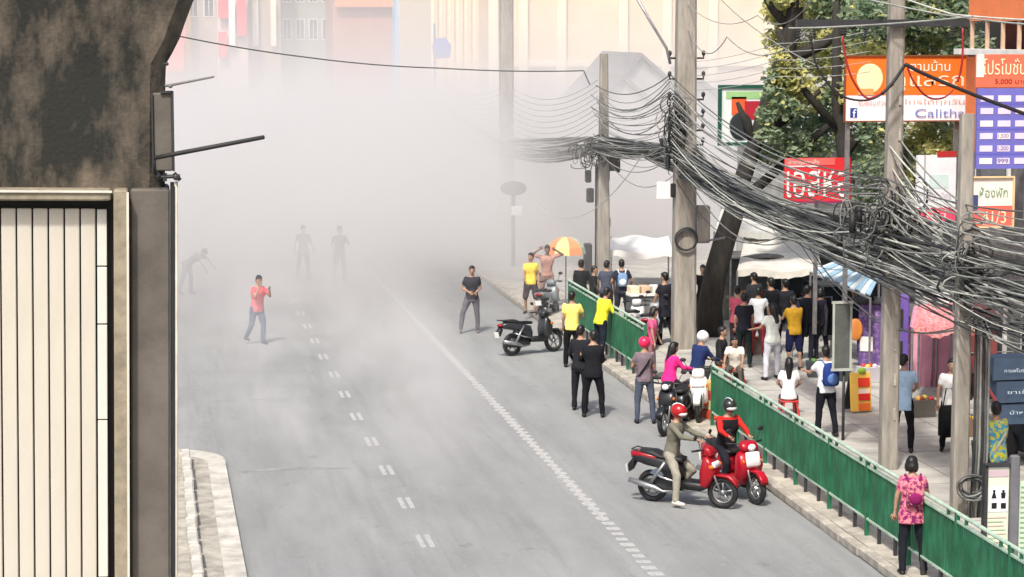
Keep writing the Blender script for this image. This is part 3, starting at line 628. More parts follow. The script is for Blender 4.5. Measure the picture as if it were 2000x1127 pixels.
e = empty('shoulder_bag', W(1848, 884) + Vector((-.05, -.22, .62)), .2, 'large black bag hanging beside the short right pole', 'bag'); b = MB(); b.puff([(-.09, -.28), (-.10, .22), (-.05, .30), (.05, .30), (.10, .22), (.09, -.28)], .17, .03); b.build('bag_body', cloth((22, 24, 26)), e, smooth=True); b = MB(); b.tube([(-.12, 0, .28), (-.06, 0, .62), (.06, 0, .62), (.12, 0, .28)], .012, 6); b.build('strap', cloth((22, 24, 26)), e)
yg = person(G(1942, 1000, .135), 1.76, 340, (206, 200, 44), (26, 30, 44), 'man in yellow and blue sports shirt with a satchel behind the map board', pat=(60, 150, 190), arms=((-10, 20, 60, -20), (10, 12, 40, -8)), hem=.76)
strap(yg, (190, 190, 180))
person(G(1298, 672, .135), 1.74, 340, (38, 38, 46), (18, 20, 30), 'person in dark shirt standing tight against the left side of the thick pole', hem=.62)
bp = person(G(1214, 636, .135), 1.70, 5, (44, 46, 60), (40, 42, 52), 'person with a pale blue backpack behind the far railing', sleeve='short', arms=((4, 18, 50, -10), (4, 18, 50, -10)))
backpack(bp, (120, 150, 190), 'pale blue backpack worn behind the far railing', .85, (225, 230, 235))
person(G(1135, 632, .135), 1.66, 20, (30, 34, 36), (30, 34, 32), 'person in black at the far end of the far railing', sleeve='long')
person(G(1158, 632, .135), 1.5, 100, (34, 40, 38), (30, 34, 32), 'short person in dark green-black beside the thin pole', sleeve='long')
person(G(1184, 634, .135), 1.66, 30, (70, 76, 92), (24, 26, 34), 'person in slate grey right of the thin pole behind the railing', sleeve='short')
person(G(1372, 640, .135), 1.62, 200, (30, 30, 36), (30, 30, 36), 'person in black between the thick pole and the tree trunk', sleeve='long')
# market crowd
person(G(1440, 698, .135), 1.66, 20, (190, 86, 110), (60, 40, 50), 'woman in rose pink top shopping right of the tree trunk', female=True, hair='bun', arms=((20, 10, 60, -10), (20, 10, 60, -10)))
person(G(1452, 716, .135), 1.66, 10, (28, 30, 40), (24, 34, 34), 'person in black T-shirt with small white print shopping in front of the market', sleeve='short', legs=((6, 4, 4), (-6, 4, 6)))
person(G(1508, 742, .135), 1.68, 350, (218, 226, 220), (200, 202, 212), 'woman with long hair, white top and white trousers at the market', female=True, hair='long', arms=((20, 20, 70, 20), (30, 16, 80, 30)), legs=((4, 5, 2), (8, 8, 4)))
person(G(1550, 722, .135), 1.66, 355, (178, 138, 40), (28, 32, 66), 'person in mustard shirt and navy shorts at the market', leg='shorts', arms=((30, 10, 80, 0), (10, 10, 30, 0)), hem=.78)
person(G(1508, 690, .135), 1.78, 330, (26, 28, 34), (26, 28, 34), 'tall person in black behind the woman in white', sleeve='long')
person(G(1480, 696, .135), 1.62, 10, (210, 214, 218), (130, 50, 60), 'person in pale top and dark red trousers in the market crowd')
person(G(1575, 702, .135), 1.72, 30, (30, 34, 44), (30, 32, 44), 'person in dark clothes under the blue awning', sleeve='long')
person(G(1408, 742, .135), 1.62, 120, (36, 36, 40), (70, 66, 60), 'person in black sitting sideways behind the railing near the trunk', sit=.42, legs=((80, 8, 80), (76, 10, 76)), sleeve='long')
person(G(1436, 748, .135), 1.60, 200, (222, 216, 204), (90, 86, 80), 'person in cream top crouching behind the near railing', sit=.36, legs=((88, 10, 96), (88, 10, 96)), lean=20, arms=((40, 10, 60, 0), (40, 10, 60, 0)))
for i, (px, py) in enumerate(((1408, 742), (1436, 748))):
    st2 = copy_tree(st); st2.location = G(px, py, .135); st2['label'] = ['low stool under the person in black near the trunk', 'low stool under the crouching person in cream'][i]
person(G(1668, 700, .135), 1.68, 10, (40, 40, 52), (30, 30, 40), 'person in black in the shade behind the grey roadside sign', sleeve='long')
person(G(1905, 780, .135), 1.68, 350, (150, 80, 78), (60, 40, 44), 'person in dull red behind the short right pole', sleeve='long')
# extra scooters behind the far railing
scooter(G(1074, 622), 25, (120, 128, 134), 'grey scooter parked at the kerb by the start of the far railing', lean=-4)
for i, (px, py, hd, c) in enumerate(((1245, 668, 20, (200, 200, 204)), (1278, 676, 24, (150, 152, 158)))):
    scooter(G(px, py, .135), hd, c, ['silver white scooter parked on the pavement behind the far railing', 'grey scooter parked between the silver one and the thick pole'][i], lean=-4)

# ------------------------------------------------------------------ utility poles
PX = 12.98
def pole(y, h, wb, wt, label, x=PX, steps=False):
    e = empty('utility_pole', (x, y, .14), 0, label, 'utility pole', None)
    b = MB(); ring = lambda w, z: [(w * a, w * c * .8, z) for a, c in ((-.5, -.38), (-.38, -.5), (.38, -.5), (.5, -.38), (.5, .38), (.38, .5), (-.38, .5), (-.5, .38))]
    b.loft([ring(wb, -.1), ring(wb * .99, 1.5), ring((wb + wt) / 2, h / 2), ring(wt, h)]); b.build('shaft', K['polec'], e, fix=True)
    if steps:
        z = 1.0
        while z < h - .3: b = MB(); b.box((wb * .18, -wb * .40, z), (wb * .14, .03, .22)); b.build('recess_plate', K['kerb'], e); z += .62
    return e
p1 = pole(35.03, 6.45, .26, .21, 'short concrete pole nearest the viewer, its top below the crossarm', 12.88)
p2 = pole(38.93, 9.6, .31, .26, 'tall concrete pole with a dark crossarm, in front of the orange billboard', PX, True)
p3 = pole(54.8, 12.5, .56, .42, 'thickest concrete pole beside the leaning tree trunk, with a cable ring')
p4 = pole(65.9, 7.1, .38, .22, 'thin concrete pole at the edge of the smoke, crowded with cable boxes')
p5 = pole(82.9, 13, .50, .46, 'tall pole fading into the smoke')
b = MB(); b.tube([(0, 0, 0), (0, 0, 3.9)], .05, 8); b.build('conduit', K['black'], p4, smooth=True); p4.children[-1].location = (.17, -.15, 0)
for dx_, zz, s_ in ((-.28, 3.55, (.17, .2, .36)), (-.22, 3.0, (.2, .22, .42)), (.28, 3.75, (.14, .2, .7)), (.45, 3.95, (.3, .2, .5)), (.30, 2.2, (.16, .18, .30)), (.62, 3.9, (.1, .1, .5))):
    b = MB(); b.box((dx_, -.12, zz), s_, bev=.03); b.build('splice_box', K['dark'], p4)
b = MB(); b.box((-.28, -.1, 1.0), (.22, .3, 1.2), bev=.04); b.build('splice_box', K['dark'], p4)
# things on the thick pole
b = MB(); b.tube([(-.02 + .27 * cos(a), -.30, 2.72 + .27 * sin(a)) for a in [2 * pi * i / 24 for i in range(24)]], .028, 6, closed=True); b.tube([(-.02 + .25 * cos(a), -.32, 2.70 + .25 * sin(a)) for a in [2 * pi * i / 24 for i in range(24)]], .02, 6, closed=True); b.build('cable_ring', K['dark'], p3, smooth=True)
b = MB(); b.box((.46, .05, 3.05), (.34, .3, .92), bev=.03); b.build('meter_cabinet', K['polec'], p3)
b = MB(); b.tube([(.3, -.1, 3.3), (.3, -.1, 2.62), (1.0, -.1, 2.72)], .03, 8); b.build('bent_pipe', K['steel'], p3, smooth=True)
b = MB(); b.box((-.55, -.1, 3.9), (.34, .05, .42), bev=.01); sg_ = b.build('small_white_sign', K['white'], p3); b = MB(); b.box((-.32, -.14, 3.9), (.12, .1, .34), bev=.02); b.build('junction_box', K['black'], p3)
b = MB(); b.tube([P(1240, -10, 54.7) - p3.location, P(1275, 50, 54.7) - p3.location, P(1302, 95, 54.6) - p3.location, P(1309, 125, 54.6) - p3.location], .035, 8); b.build('riser_pipe', K['steel'], p3, smooth=True)
for i, z in enumerate((5.0, 5.35, 5.7, 6.1, 6.6, 7.1)):
    for sx_ in (-1, 1):
        b = MB(); b.tube([(sx_ * .27, -.05, z), (sx_ * .42, -.1, z), (sx_ * .42, -.1, z + .1)], .025, 6); b.ball((sx_ * .42, -.1, z + .12), (.05, .05, .07)); b.build('insulator', K['dark'], p3, smooth=True)
b = MB(); b.tube([(-.05, .1, 0), (.02, -.28, 4.4)], .0, 4)
for i in range(9):
    x = -.12 - random.random() * .5; z = 4.5 + random.random() * 1.3; b = MB(); b.box((x, -.15, z), (.08 + random.random() * .1, .1, .14 + random.random() * .25), rz=random.random(), bev=.02); b.build('cable_clamp', K['dark'], p3)
# crossarm with insulators on the tall pole
b = MB(); b.box((P(1722, 45, 38.8).x - PX, -.2, P(1700, 45, 38.8).z - .14), (3.1, .12, .12)); b.build('crossarm', K['dark'], p2)
for px in (1560, 1590, 1648, 1690, 1860, 1880):
    q = P(px, 62, 38.7) - p2.location; b = MB()
    for j in range(4): b.ball((q.x, q.y, q.z - j * .045 + .06), (.055, .055, .018), 10, 6)
    b.tube([(q.x, q.y, q.z + .12), (q.x, q.y, q.z - .12)], .018, 6); b.build('insulator', K['dark'], p2, smooth=True)
# black hanging loops
def loop(pts, r, c, label, cat='cable', Y=38.55):
    pts3 = [P(x, y, Y) for x, y in pts]; out = []
    for i in range(len(pts3) - 1):
        p0, p1_, p2_, p3_ = pts3[max(i - 1, 0)], pts3[i], pts3[i + 1], pts3[min(i + 2, len(pts3) - 1)]
        for t in (0, .25, .5, .75): out.append(.5 * ((2 * p1_) + (-p0 + p2_) * t + (2 * p0 - 5 * p1_ + 4 * p2_ - p3_) * t * t + (-p0 + 3 * p1_ - 3 * p2_ + p3_) * t ** 3))
    out.append(pts3[-1]); b = MB(); b.tube(out, r, 6); return b.build('hanging_cable', c, smooth=True, label=label, cat=cat)
ins_red = mat('red_insulation', (.33, .02, .02), .5)
loop([(1583, 65), (1592, 120), (1618, 165), (1650, 190), (1690, 196), (1722, 184), (1748, 155), (1770, 125)], .019, K['black'], 'longest black cable loop sagging from the crossarm across the orange billboard')
loop([(1645, 70), (1652, 115), (1665, 155), (1690, 190), (1712, 187), (1745, 165)], .019, ins_red, 'dark red cable loop directly left of the tall pole, over the billboard')
loop([(1770, 125), (1782, 155), (1802, 182), (1822, 193), (1845, 190), (1862, 175)], .017, ins_red, 'small red cable loop right of the tall pole under the black cable')
loop([(1880, 55), (1880, 110), (1876, 140), (1870, 160)], .019, ins_red, 'short cable hanging straight from the right end of the crossarm')
loop([(1768, 125), (1800, 142), (1860, 168), (1920, 192), (2000, 222), (2060, 245)], .034, K['black'], 'thick black cable slanting down over the blue price board', Y=38.3)
loop([(1722, 184), (1745, 160), (1768, 126)], .03, K['black'], 'thick black cable end rising to the tie point right of the tall pole', Y=38.35)

# ------------------------------------------------------------------ overhead cables
cabm = [mat('cable_grey', (.28, .29, .27), .7, var=.35, scale=4), mat('cable_pale', (.50, .51, .46), .6, var=.3, scale=4), mat('cable_black', (.03, .032, .034), .6, var=.3, scale=4), mat('cable_mid', (.11, .115, .11), .6, var=.3, scale=4)]
def span_points(knots, sag=.25, n=8):
    out = []
    for a, c in zip(knots, knots[1:]):
        a, c = Vector(a), Vector(c); s = sag * (c - a).length / 15
        for i in range(n): t = i / n; p = a.lerp(c, t); p.z -= s * 4 * t * (1 - t); out.append(p)
    out.append(Vector(knots[-1])); return out
sup = [(26, 3.3, 4.4, .5), (32.8, 3.3, 4.35, .5), (35.03, 3.32, 4.35, .40), (38.93, 3.56, 4.36, .36), (45.2, 3.82, 4.38, .32), (49.3, 4.0, 4.55, .30), (54.8, 4.42, 5.05, .28), (58.7, 4.66, 5.0, .22), (65.9, 4.42, 4.85, .28), (82.9, 3.4, 4.0, .35), (100, 3.6, 4.6, .35)]
names = ('grey', 'pale grey', 'black', 'dark grey')
for i in range(98):
    thick = i < 5; loopy = i >= 84
    uu = random.random(); kn = []; s0 = random.choice((0, 0, 0, 0, 3, 6)); last = random.choice((len(sup), len(sup), len(sup) - 2, len(sup) - 1))
    amp = .10 if thick else .2
    for j, (y, z0, z1, wx) in enumerate(sup):
        uu = min(1.02, max(-.02, uu + random.gauss(0, amp))); kn.append((PX + random.uniform(-wx, wx), y + random.uniform(-.2, .2), z0 + (z1 - z0) * uu))
    kn = kn[s0:last] if s0 < 6 else kn[:7]
    if loopy: j0 = random.choice((0, 1, 2, 2, 3, 4, 7)); kn = sup and [kn[q] for q in range(min(j0, len(kn) - 2), min(j0 + 3, len(kn)))][::2]
    if len(kn) < 2: continue
    r = random.uniform(.028, .036) if thick else random.choice((.008, .010, .013, .016, .020)); ci = random.choice((2, 3)) if thick else random.choices((0, 1, 2, 3), (6, 6, 3, 4))[0]
    b = MB(); b.tube(span_points(kn, random.uniform(.8, 1.5) if loopy else random.uniform(.0, .28), 14 if loopy else 8), r, 5)
    if thick: lab, grp = f'thick {names[ci]} trunk cable in the tangle strung from pole to pole over the pavement', f'thick {names[ci]} trunk cables'
    elif loopy: lab, grp = f'slack {names[ci]} cable drooping in a loop below the pole-to-pole tangle', f'slack drooping {names[ci]} cables'
    else: lab, grp = f'thin {names[ci]} cable in the sagging tangle strung from pole to pole over the pavement', f'thin {names[ci]} cables in the pole-to-pole tangle'
    b.build('overhead_cable', cabm[ci], smooth=True, label=lab, cat='cable', group=grp)
# loose upper fans either side of the thick pole
for i in range(26):
    z = 4.8 + i * .082; m = cabm[(0, 3, 1, 0)[i % 4]]; a = (PX - .40, 54.7, z)
    kn = [(PX + random.uniform(-.2, .2), 65.8, 4.6 + i * .065 + random.uniform(-.1, .1)), a, (PX + random.uniform(-.3, .3), 38.9, 4.2 + i * .045), (PX + random.uniform(-.3, .3), 28, 4.0 + i * .07)]
    b = MB(); b.tube(span_points(kn, random.uniform(.3, .9), 10), random.choice((.008, .011, .015)), 5)
    b.build('upper_cable', m, smooth=True, label='thin cable fanning out from the insulators of the thick pole', cat='cable', group='thin cables fanning from the thick pole')
for i in range(9):
    z = 5.2 + i * .16; kn = [(PX, 65.8, z), (PX, 82.9, z - .9 + i * .05), (PX, 100, z - .6)]
    b = MB(); b.tube(span_points(kn, .5, 10), .008, 5); b.build('far_cable', cabm[0], smooth=True, label='thin cable running from the thin pole back into the smoke', cat='cable', group='thin cables running into the smoke')
def wire(pts, r, m, label, sag=.3, cat='wire', group=None, n=14):
    b = MB(); b.tube(span_points(pts, sag, n), r, 5); return b.build('wire', m, smooth=True, label=label, cat=cat, group=group)
wire([P(300, 60, 58), P(600, 112, 61), P(860, 133, 64), P(1140, 138, 65.8), P(1152, 165, 65.8)], .018, cabm[3], 'long lone wire crossing the whole street above the smoke to the thin pole', .15)
wire([P(1345, 60, 54.6), P(1420, 72, 49), P(1600, 30, 42)], .012, cabm[0], 'wire sagging from the thick pole top towards the crossarm', 1.2)
wire([P(1345, 10, 54.6), P(1480, 30, 50), P(1600, -20, 44)], .010, cabm[0], 'upper faint wire right of the thick pole top', 1.0)
wire([P(1400, -10, 50), P(1480, 60, 47), P(1600, 130, 44)], .012, cabm[0], 'wire slanting down to the right in front of the beige building', .2)
for i in range(5): wire([P(1360, 120 + i * 14, 54.6), P(1520, 85 + i * 16, 46), P(1700, 60 + i * 20, 39)], .007, cabm[1], 'hair-thin pale wire between the thick pole and the tall pole', .1, group='hair-thin wires rising right from the thick pole')
for i in range(5): wire([P(1540, 352 + i * 12, 44), P(1640, 335 + i * 10, 41), P(1720, 300 + i * 14, 39)], .010, cabm[3], 'thin dark wire crossing in front of the red sign', .3, group='thin dark wires across the red sign')
for i, (a, c, d) in enumerate((((1700, 0), (1850, 30), (2040, 50)), ((1760, -5), (1860, 28), (2040, 40)), ((1540, 55), (1640, 52), (1900, 32)))):
    wire([P(*a, 38.5), P(*c, 38), P(*d, 36)], .016, cabm[i % 2], ['pale wire passing over the crossarm to the upper right corner', 'grey wire just above it towards the orange building', 'grey wire lying along the crossarm'][i], .1)
for i in range(14):   # steep cables dropping from the tall pole
    z0 = 4.7 + i * .10; xx = PX + random.uniform(-.22, .22)
    wire([(xx, 38.85, z0), (PX + random.uniform(0, .4), 36.4, 3.9 + i * .085 + random.uniform(-.1, .1)), (PX + random.uniform(0, .4), 33.6, 3.5 + i * .11 + random.uniform(-.15, .15)), (PX + random.uniform(0, .4), 28, 3.5 + i * .12)], random.choice((.009, .013, .017)), cabm[(1, 0, 1, 3)[i % 4]], 'cable dropping steeply right from the tall pole past the short pole', .5, cat='cable', group='cables dropping steeply from the tall pole')
# knots of boxes, coils and ties
def tangle(c, rx, rz, n, label, r=(.008, .02), kind='stuff'):
    b = MB()
    for i in range(n):
        b.mi = random.choice((0, 1, 2, 2)); cx = c + Vector((random.gauss(0, rx * .4), random.uniform(-.15, .15), random.gauss(0, rz * .4))); a0 = random.uniform(0, 6.28); R1, R2 = random.uniform(.06, .3), random.uniform(.08, .35); tl = random.uniform(-.5, .5)
        n_ = 10; b.tube([cx + Vector((R1 * cos(a0 + k * .55), tl * .3 * sin(k * .5), R2 * sin(a0 + k * .55))) for k in range(n_)], random.uniform(*r), 5)
    e = b.build('cable_tangle', [cabm[0], cabm[3], cabm[2]], smooth=True, label=label, cat='cable tangle'); e['kind'] = kind; return e
tangle(P(1735, 430, 38.6), .9, .6, 60, 'knot of black and grey loops around the tall pole')
tangle(P(1170, 300, 65.6), 1.0, .35, 46, 'knot of cables around the thin pole')
tangle(P(1318, 250, 54.5), .35, 1.0, 40, 'knot of cables up the left side of the thick pole')
tangle(P(1885, 520, 34.8), .4, .7, 26, 'knot of cables where the bundle passes the short pole')
coil = empty('cable_coil', P(1897, 950, 34.7), 0, 'coils of spare cable tied low on the short pole', 'cable coil')
for i in range(7):
    b = MB(); rr = .16 + .02 * i; b.tube([(rr * cos(a), -.02 * i + .03 * sin(a * 3 + i), .75 * rr * sin(a) + random.uniform(-.02, .02)) for a in [2 * pi * k / 20 for k in range(20)]], .016, 5, closed=True); b.build('loop', cabm[(3, 2, 0)[i % 3]], coil, smooth=True)
for i in range(6): b = MB(); x_ = .02 + i * .045; b.tube([(x_, 0, 2.6), (x_ + .02, .02, .6), (x_ - .03, .03, -.75)], .02, 6); b.build('riser', cabm[(2, 3, 0)[i % 3]], coil, smooth=True)
for i, (px, py, hgt) in enumerate(((1665, 435, .34), (1678, 420, .3), (1800, 440, .32), (1640, 470, .2))):
    b = MB(); q = P(px, py, 38.5 + i * .1); b.tube([q + Vector((0, 0, hgt / 2)), q - Vector((0, 0, hgt / 2))], [.05, .06], 10); b.build('splice_closure', K['black'], smooth=True, label=['black splice closure hanging left of the tall pole, lower of two', 'black splice closure hanging closest to the left of the tall pole', 'black splice closure hanging right of the tall pole', 'small splice closure lowest on the bundle left of the tall pole'][i], cat='splice closure')

# ------------------------------------------------------------------ trees
bark = mat('dark_bark', (.035, .032, .028), .95, var=.4, scale=5, bump=.6, bscale=12, stretch=(2, 2, .5))
leafA = mat('leaf_blue_green', (.32, .40, .26), .55, col2=(.12, .19, .11), scale=1.6, lo=.4, hi=.6)
leafB = mat('leaf_yellow_green', (.68, .64, .26), .55, col2=(.34, .38, .14), scale=1.6, lo=.38, hi=.6)
for m_ in (leafA, leafB):
    b_ = m_.node_tree.nodes['Principled BSDF']; b_.inputs['Transmission Weight'].default_value = 0; b_.inputs['Subsurface Weight'].default_value = 0
def leafy(m_):
    nt = m_.node_tree; N, L = nt.nodes, nt.links; pb = N['Principled BSDF']; tr = N.new('ShaderNodeBsdfTranslucent'); mx = N.new('ShaderNodeMixShader'); mx.inputs[0].default_value = .42
    L.new(pb.inputs['Base Color'].links[0].from_socket, tr.inputs['Color']); L.new(pb.outputs[0], mx.inputs[1]); L.new(tr.outputs[0], mx.inputs[2]); L.new(mx.outputs[0], N['Material Output'].inputs['Surface'])
leafy(leafA); leafy(leafB)
def crown(clumps, mats, parent, size=.13, per=170, seed=1):
    rnd = random.Random(seed); vs, fs, mi = [], [], []
    for (c, r, k) in clumps:
        for _ in range(int(per * r * r * 1.6)):
            d = Vector((rnd.gauss(0, 1), rnd.gauss(0, 1), rnd.gauss(0, 1))).normalized() * r * (rnd.random() ** .45)
            p = c + Vector((d.x, d.y, d.z * .8)); a = Vector((rnd.gauss(0, 1), rnd.gauss(0, 1), rnd.gauss(0, .7))).normalized(); bb = a.orthogonal().normalized(); bb = (bb + a.cross(bb) * rnd.uniform(-1, 1)).normalized()
            s = size * rnd.uniform(.6, 1.3); n = len(vs)
            vs += [p - a * s * .5, p + bb * s * .28, p + a * s * .55, p - bb * s * .28]; fs.append((n, n + 1, n + 2, n + 3)); mi.append(k if rnd.random() < .9 else 1 - k)
    me = bpy.data.meshes.new('crown'); me.from_pydata([tuple(v) for v in vs], [], fs); [me.materials.append(m) for m in mats]; me.polygons.foreach_set('material_index', mi)
    o = bpy.data.objects.new('crown', me); COL.objects.link(o); o.parent = parent; return o
t0 = G(1388, 655, .14)
YT = t0.y
tree = empty('street_tree', t0, 0, 'big dark-trunked street tree leaning right behind the thick pole', 'tree')
def TP(px, py, Y): return P(px, py, Y) - t0
b = MB(); b.tube([Vector((0, 0, -.1)), TP(1386, 600, YT), TP(1398, 530, YT), TP(1415, 470, YT), TP(1432, 420, YT), TP(1450, 350, YT), TP(1475, 280, YT), TP(1500, 200, YT), TP(1530, 120, YT), TP(1550, 40, YT), TP(1560, -60, YT)], [.37, .32, .29, .28, .26, .22, .20, .20, .24, .22, .2], 12)
b.build('trunk', bark, tree, smooth=True)
for pts, rr in (([(1475, 285), (1455, 235), (1440, 200)], [.16, .1, .05]), ([(1440, 400), (1520, 330), (1600, 260), (1690, 190)], [.16, .13, .1, .06]), ([(1530, 120), (1600, 90), (1680, 40), (1720, 0)], [.2, .14, .1, .06]), ([(1545, YT), (1510, 20), (1480, -30)], [.14, .1, .06]), ([(1480, 270), (1560, 215), (1620, 160)], [.13, .1, .05])):
    b = MB(); b.tube([TP(x, y, YT) for x, y in pts], rr, 8); b.build('branch', bark, tree, smooth=True)
rnd = random.Random(5); cl = []
def clump(px, py, Y, r, k): cl.append((P(px, py, Y) - t0, r, k))
for px, py, r, k in ((1535, 30, .55, 1), (1520, 75, .4, 1), (1560, 90, .35, 1), (1600, 40, .6, 1), (1650, 20, .7, 0), (1590, 130, .5, 1), (1545, 180, .5, 1), (1600, 190, .55, 1), (1560, 235, .65, 0), (1520, 250, .45, 0), (1620, 250, .6, 0), (1670, 270, .6, 0), (1590, 290, .5, 0), (1500, 300, .35, 0), (1640, 120, .5, 1), (1620, 80, .5, 1), (1545, 280, .5, 0), (1690, 80, .6, 0), (1720, 150, .7, 1), (1680, 300, .45, 0), (1525, 140, .35, 1), (1530, 205, .4, 0), (1600, -10, .8, 0), (1540, -20, .6, 1), (1515, 15, .35, 1), (1640, 190, .5, 0)):
    clump(px, py, YT + .6 + rnd.uniform(-1.0, 1.2), r * 1.12, k)
for px, py, r, k in ((1512, 185, .35, 0), (1530, 150, .35, 1), (1498, 225, .3, 0), (1545, 130, .3, 1), (1500, 262, .35, 0), (1520, 110, .3, 1), (1540, 210, .4, 0), (1510, 150, .28, 0), (1560, 160, .4, 1)): clump(px, py, YT - .9, r * 1.1, k)
crown(cl, [leafA, leafB], tree, .17, 760, 3)
t1 = Vector((17.6, 56, .14))
tree2 = empty('shade_tree', t1, 0, 'yellow-green leafy tree behind the orange billboard', 'tree')
b = MB(); b.tube([(0, 0, -.1), (.05, 0, 2), (-.1, .1, 4), (-.4, .1, 6), (-.5, 0, 8.5)], [.28, .22, .19, .15, .08], 10); b.build('trunk', bark, tree2, smooth=True)
for pts in (((-.2, .1, 4.6), (.8, 0, 6), (1.6, 0, 7.2)), ((-.3, .1, 5.2), (-1.4, 0, 6.4), (-2.0, 0, 7.8))): b = MB(); b.tube(pts, [.12, .09, .05], 8); b.build('branch', bark, tree2, smooth=True)
cl = []
for px, py, r, k in ((1700, 30, .7, 0), (1760, 20, .8, 0), (1820, 30, .7, 0), (1870, 20, .7, 0), (1780, 80, .7, 0), (1840, 85, .7, 1), (1890, 90, .6, 0), (1750, 110, .6, 1), (1700, 120, .7, 1), (1680, 180, .6, 1), (1720, 260, .6, 0), (1780, 270, .6, 1), (1840, 265, .7, 1), (1880, 280, .5, 1), (1760, 310, .5, 0), (1820, 310, .5, 1), (1860, 220, .6, 0), (1740, 200, .7, 0), (1800, 180, .7, 0), (1700, 330, .5, 0), (1740, 370, .45, 0), (1780, 350, .4, 1), (1860, 150, .7, 0), (1730, -30, .9, 0), (1830, -30, .9, 0), (1690, 380, .4, 0)):
    cl.append((P(px, py, 55.5 + rnd.uniform(-1, 1)) - t1, r * 1.1, k))
crown(cl, [leafA, leafB], tree2, .17, 680, 9)

# ------------------------------------------------------------------ signs
def text(body, w_, h_, loc, m, parent, ext=.006, align='LEFT', name='lettering'):
    """Lettering standing in the x-z plane, fitted to the width w_ and height h_, lower left corner at loc (relative to parent)."""
    c = bpy.data.curves.new(name, 'FONT'); c.body = body; c.extrude = 0; c.size = 1
    o = bpy.data.objects.new(name, c); COL.objects.link(o)
    dg = bpy.context.evaluated_depsgraph_get(); me = bpy.data.meshes.new_from_object(o.evaluated_get(dg)); bpy.data.objects.remove(o)
    xs_ = [v.co.x for v in me.vertices]; ys_ = [v.co.y for v in me.vertices]; x0, x1, y0, y1 = min(xs_), max(xs_), min(ys_), max(ys_)
    for v in me.vertices: v.co = Vector(((v.co.x - x0) / (x1 - x0) * w_, 0, (v.co.y - y0) / (y1 - y0) * h_))
    me.materials.clear(); me.materials.append(m); me.name = name
    o = bpy.data.objects.new(name, me); COL.objects.link(o); o.parent = parent; o.location = loc; return o
F = {}
def flat(c, rough=.6):
    if c not in F: F[c] = mat('print', rgb(c), rough, var=.12, scale=1.5)
    return F[c]
def rect_at(px0, py0, px1, py1, Y): a = P(px0, py1, Y); c = P(px1, py0, Y); return a.x, a.z, c.x - a.x, c.z - a.z
def sign(px0, py0, px1, py1, Y, name, label, cat='sign', col=(240, 236, 232), depth=.08, frame=None, fw_=.05, rz=0):
    x, z, w_, h_ = rect_at(px0, py0, px1, py1, Y); e = empty(name, (x, Y, z), rz, label, cat)
    b = MB(); b.box((w_ / 2, depth / 2, h_ / 2), (w_, depth, h_)); b.build('board', flat(col), e)
    if frame:
        b = MB()
        for c, d in (((w_ / 2, -.01, -fw_ / 2), (w_ + 2 * fw_, depth, fw_)), ((w_ / 2, -.01, h_ + fw_ / 2), (w_ + 2 * fw_, depth, fw_)), ((-fw_ / 2, -.01, h_ / 2), (fw_, depth, h_)), ((w_ + fw_ / 2, -.01, h_ / 2), (fw_, depth, h_))): b.box(c, d)
        b.build('frame', flat(frame), e)
    return e, w_, h_
def patch(e, x, z, w_, h_, col, name='panel', y=-.006, th=.006):
    b = MB(); b.box((x + w_ / 2, y, z + h_ / 2), (w_, th, h_)); return b.build(name, flat(col), e)
# orange billboard
e, w_, h_ = sign(1650, 110, 1900, 236, 49, 'billboard', 'orange billboard with white lower band and blue letter f logo, behind the tall pole', 'billboard', (240, 234, 240), frame=(120, 70, 40), fw_=.03)
patch(e, 0, h_ * .40, w_, h_ * .60, (240, 112, 32), 'orange_field')
b = MB(); b.ball((w_ * .19, -.012, h_ * .66), (w_ * .105, .008, h_ * .23), 20, 10); b.build('cream_emblem', flat((238, 222, 176)), e, smooth=True)
patch(e, w_ * .10, h_ * .40, w_ * .12, h_ * .10, (240, 150, 90), 'orange_tint', y=-.018)
for i, (tx, x, z, tw, th, c) in enumerate((('ตามบ้าน', .50, .77, .32, .17, (246, 226, 214)), ('ดูแลรถ', .37, .46, .56, .24, (244, 214, 190)), ('รับซ่อมด่วนถึงที่', .10, .24, .32, .10, (240, 150, 140)), ('โทรได้ทุกวัน', .46, .24, .48, .10, (236, 160, 140)), ('Calithai', .55, .05, .42, .13, (120, 130, 190)))):
    text(tx, w_ * tw, h_ * th, (w_ * x, -.025, h_ * z), flat(c), e)
patch(e, w_ * .04, h_ * .05, w_ * .055, h_ * .15, (40, 66, 140), 'logo_square', y=-.01)
text('f', w_ * .03, h_ * .13, (w_ * .058, -.018, h_ * .05), flat((225, 232, 245)), e)
patch(e, w_ * .385, h_ * .10, w_ * .03, h_ * .10, (70, 66, 70), 'dark_mark', y=-.01)
for x_ in (.1, 2.6): b = MB(); b.box((x_, .12, -2.9), (.09, .09, 5.85)); b.build('post', K['steel'], e)
# red sign
e, w_, h_ = sign(1532, 308, 1663, 396, 50, 'shop_sign', 'red shop sign with big white Thai lettering under the tree', 'sign', (208, 42, 50))
patch(e, 0, h_ * .84, w_ * .75, h_ * .16, (226, 98, 92), 'upper_strip'); patch(e, w_ * .02, h_ * .80, w_ * .5, h_ * .035, (240, 200, 205), 'white_stripe', y=-.012)
text('เอสหอ', w_ * .94, h_ * .62, (w_ * .03, -.015, h_ * .12), flat((246, 230, 228)), e); patch(e, w_ * .03, -h_ * .02, w_ * .92, h_ * .05, (140, 40, 90), 'purple_edge', y=-.012)
text('อาหารตามสั่ง', w_ * .46, h_ * .10, (w_ * .05, -.015, h_ * .87), flat((244, 214, 204)), e)
b = MB(); b.box((w_ / 2, .1, -1.5), (.08, .08, 3.0)); b.build('post', K['steel'], e); e.children[-1].location.z = -.0
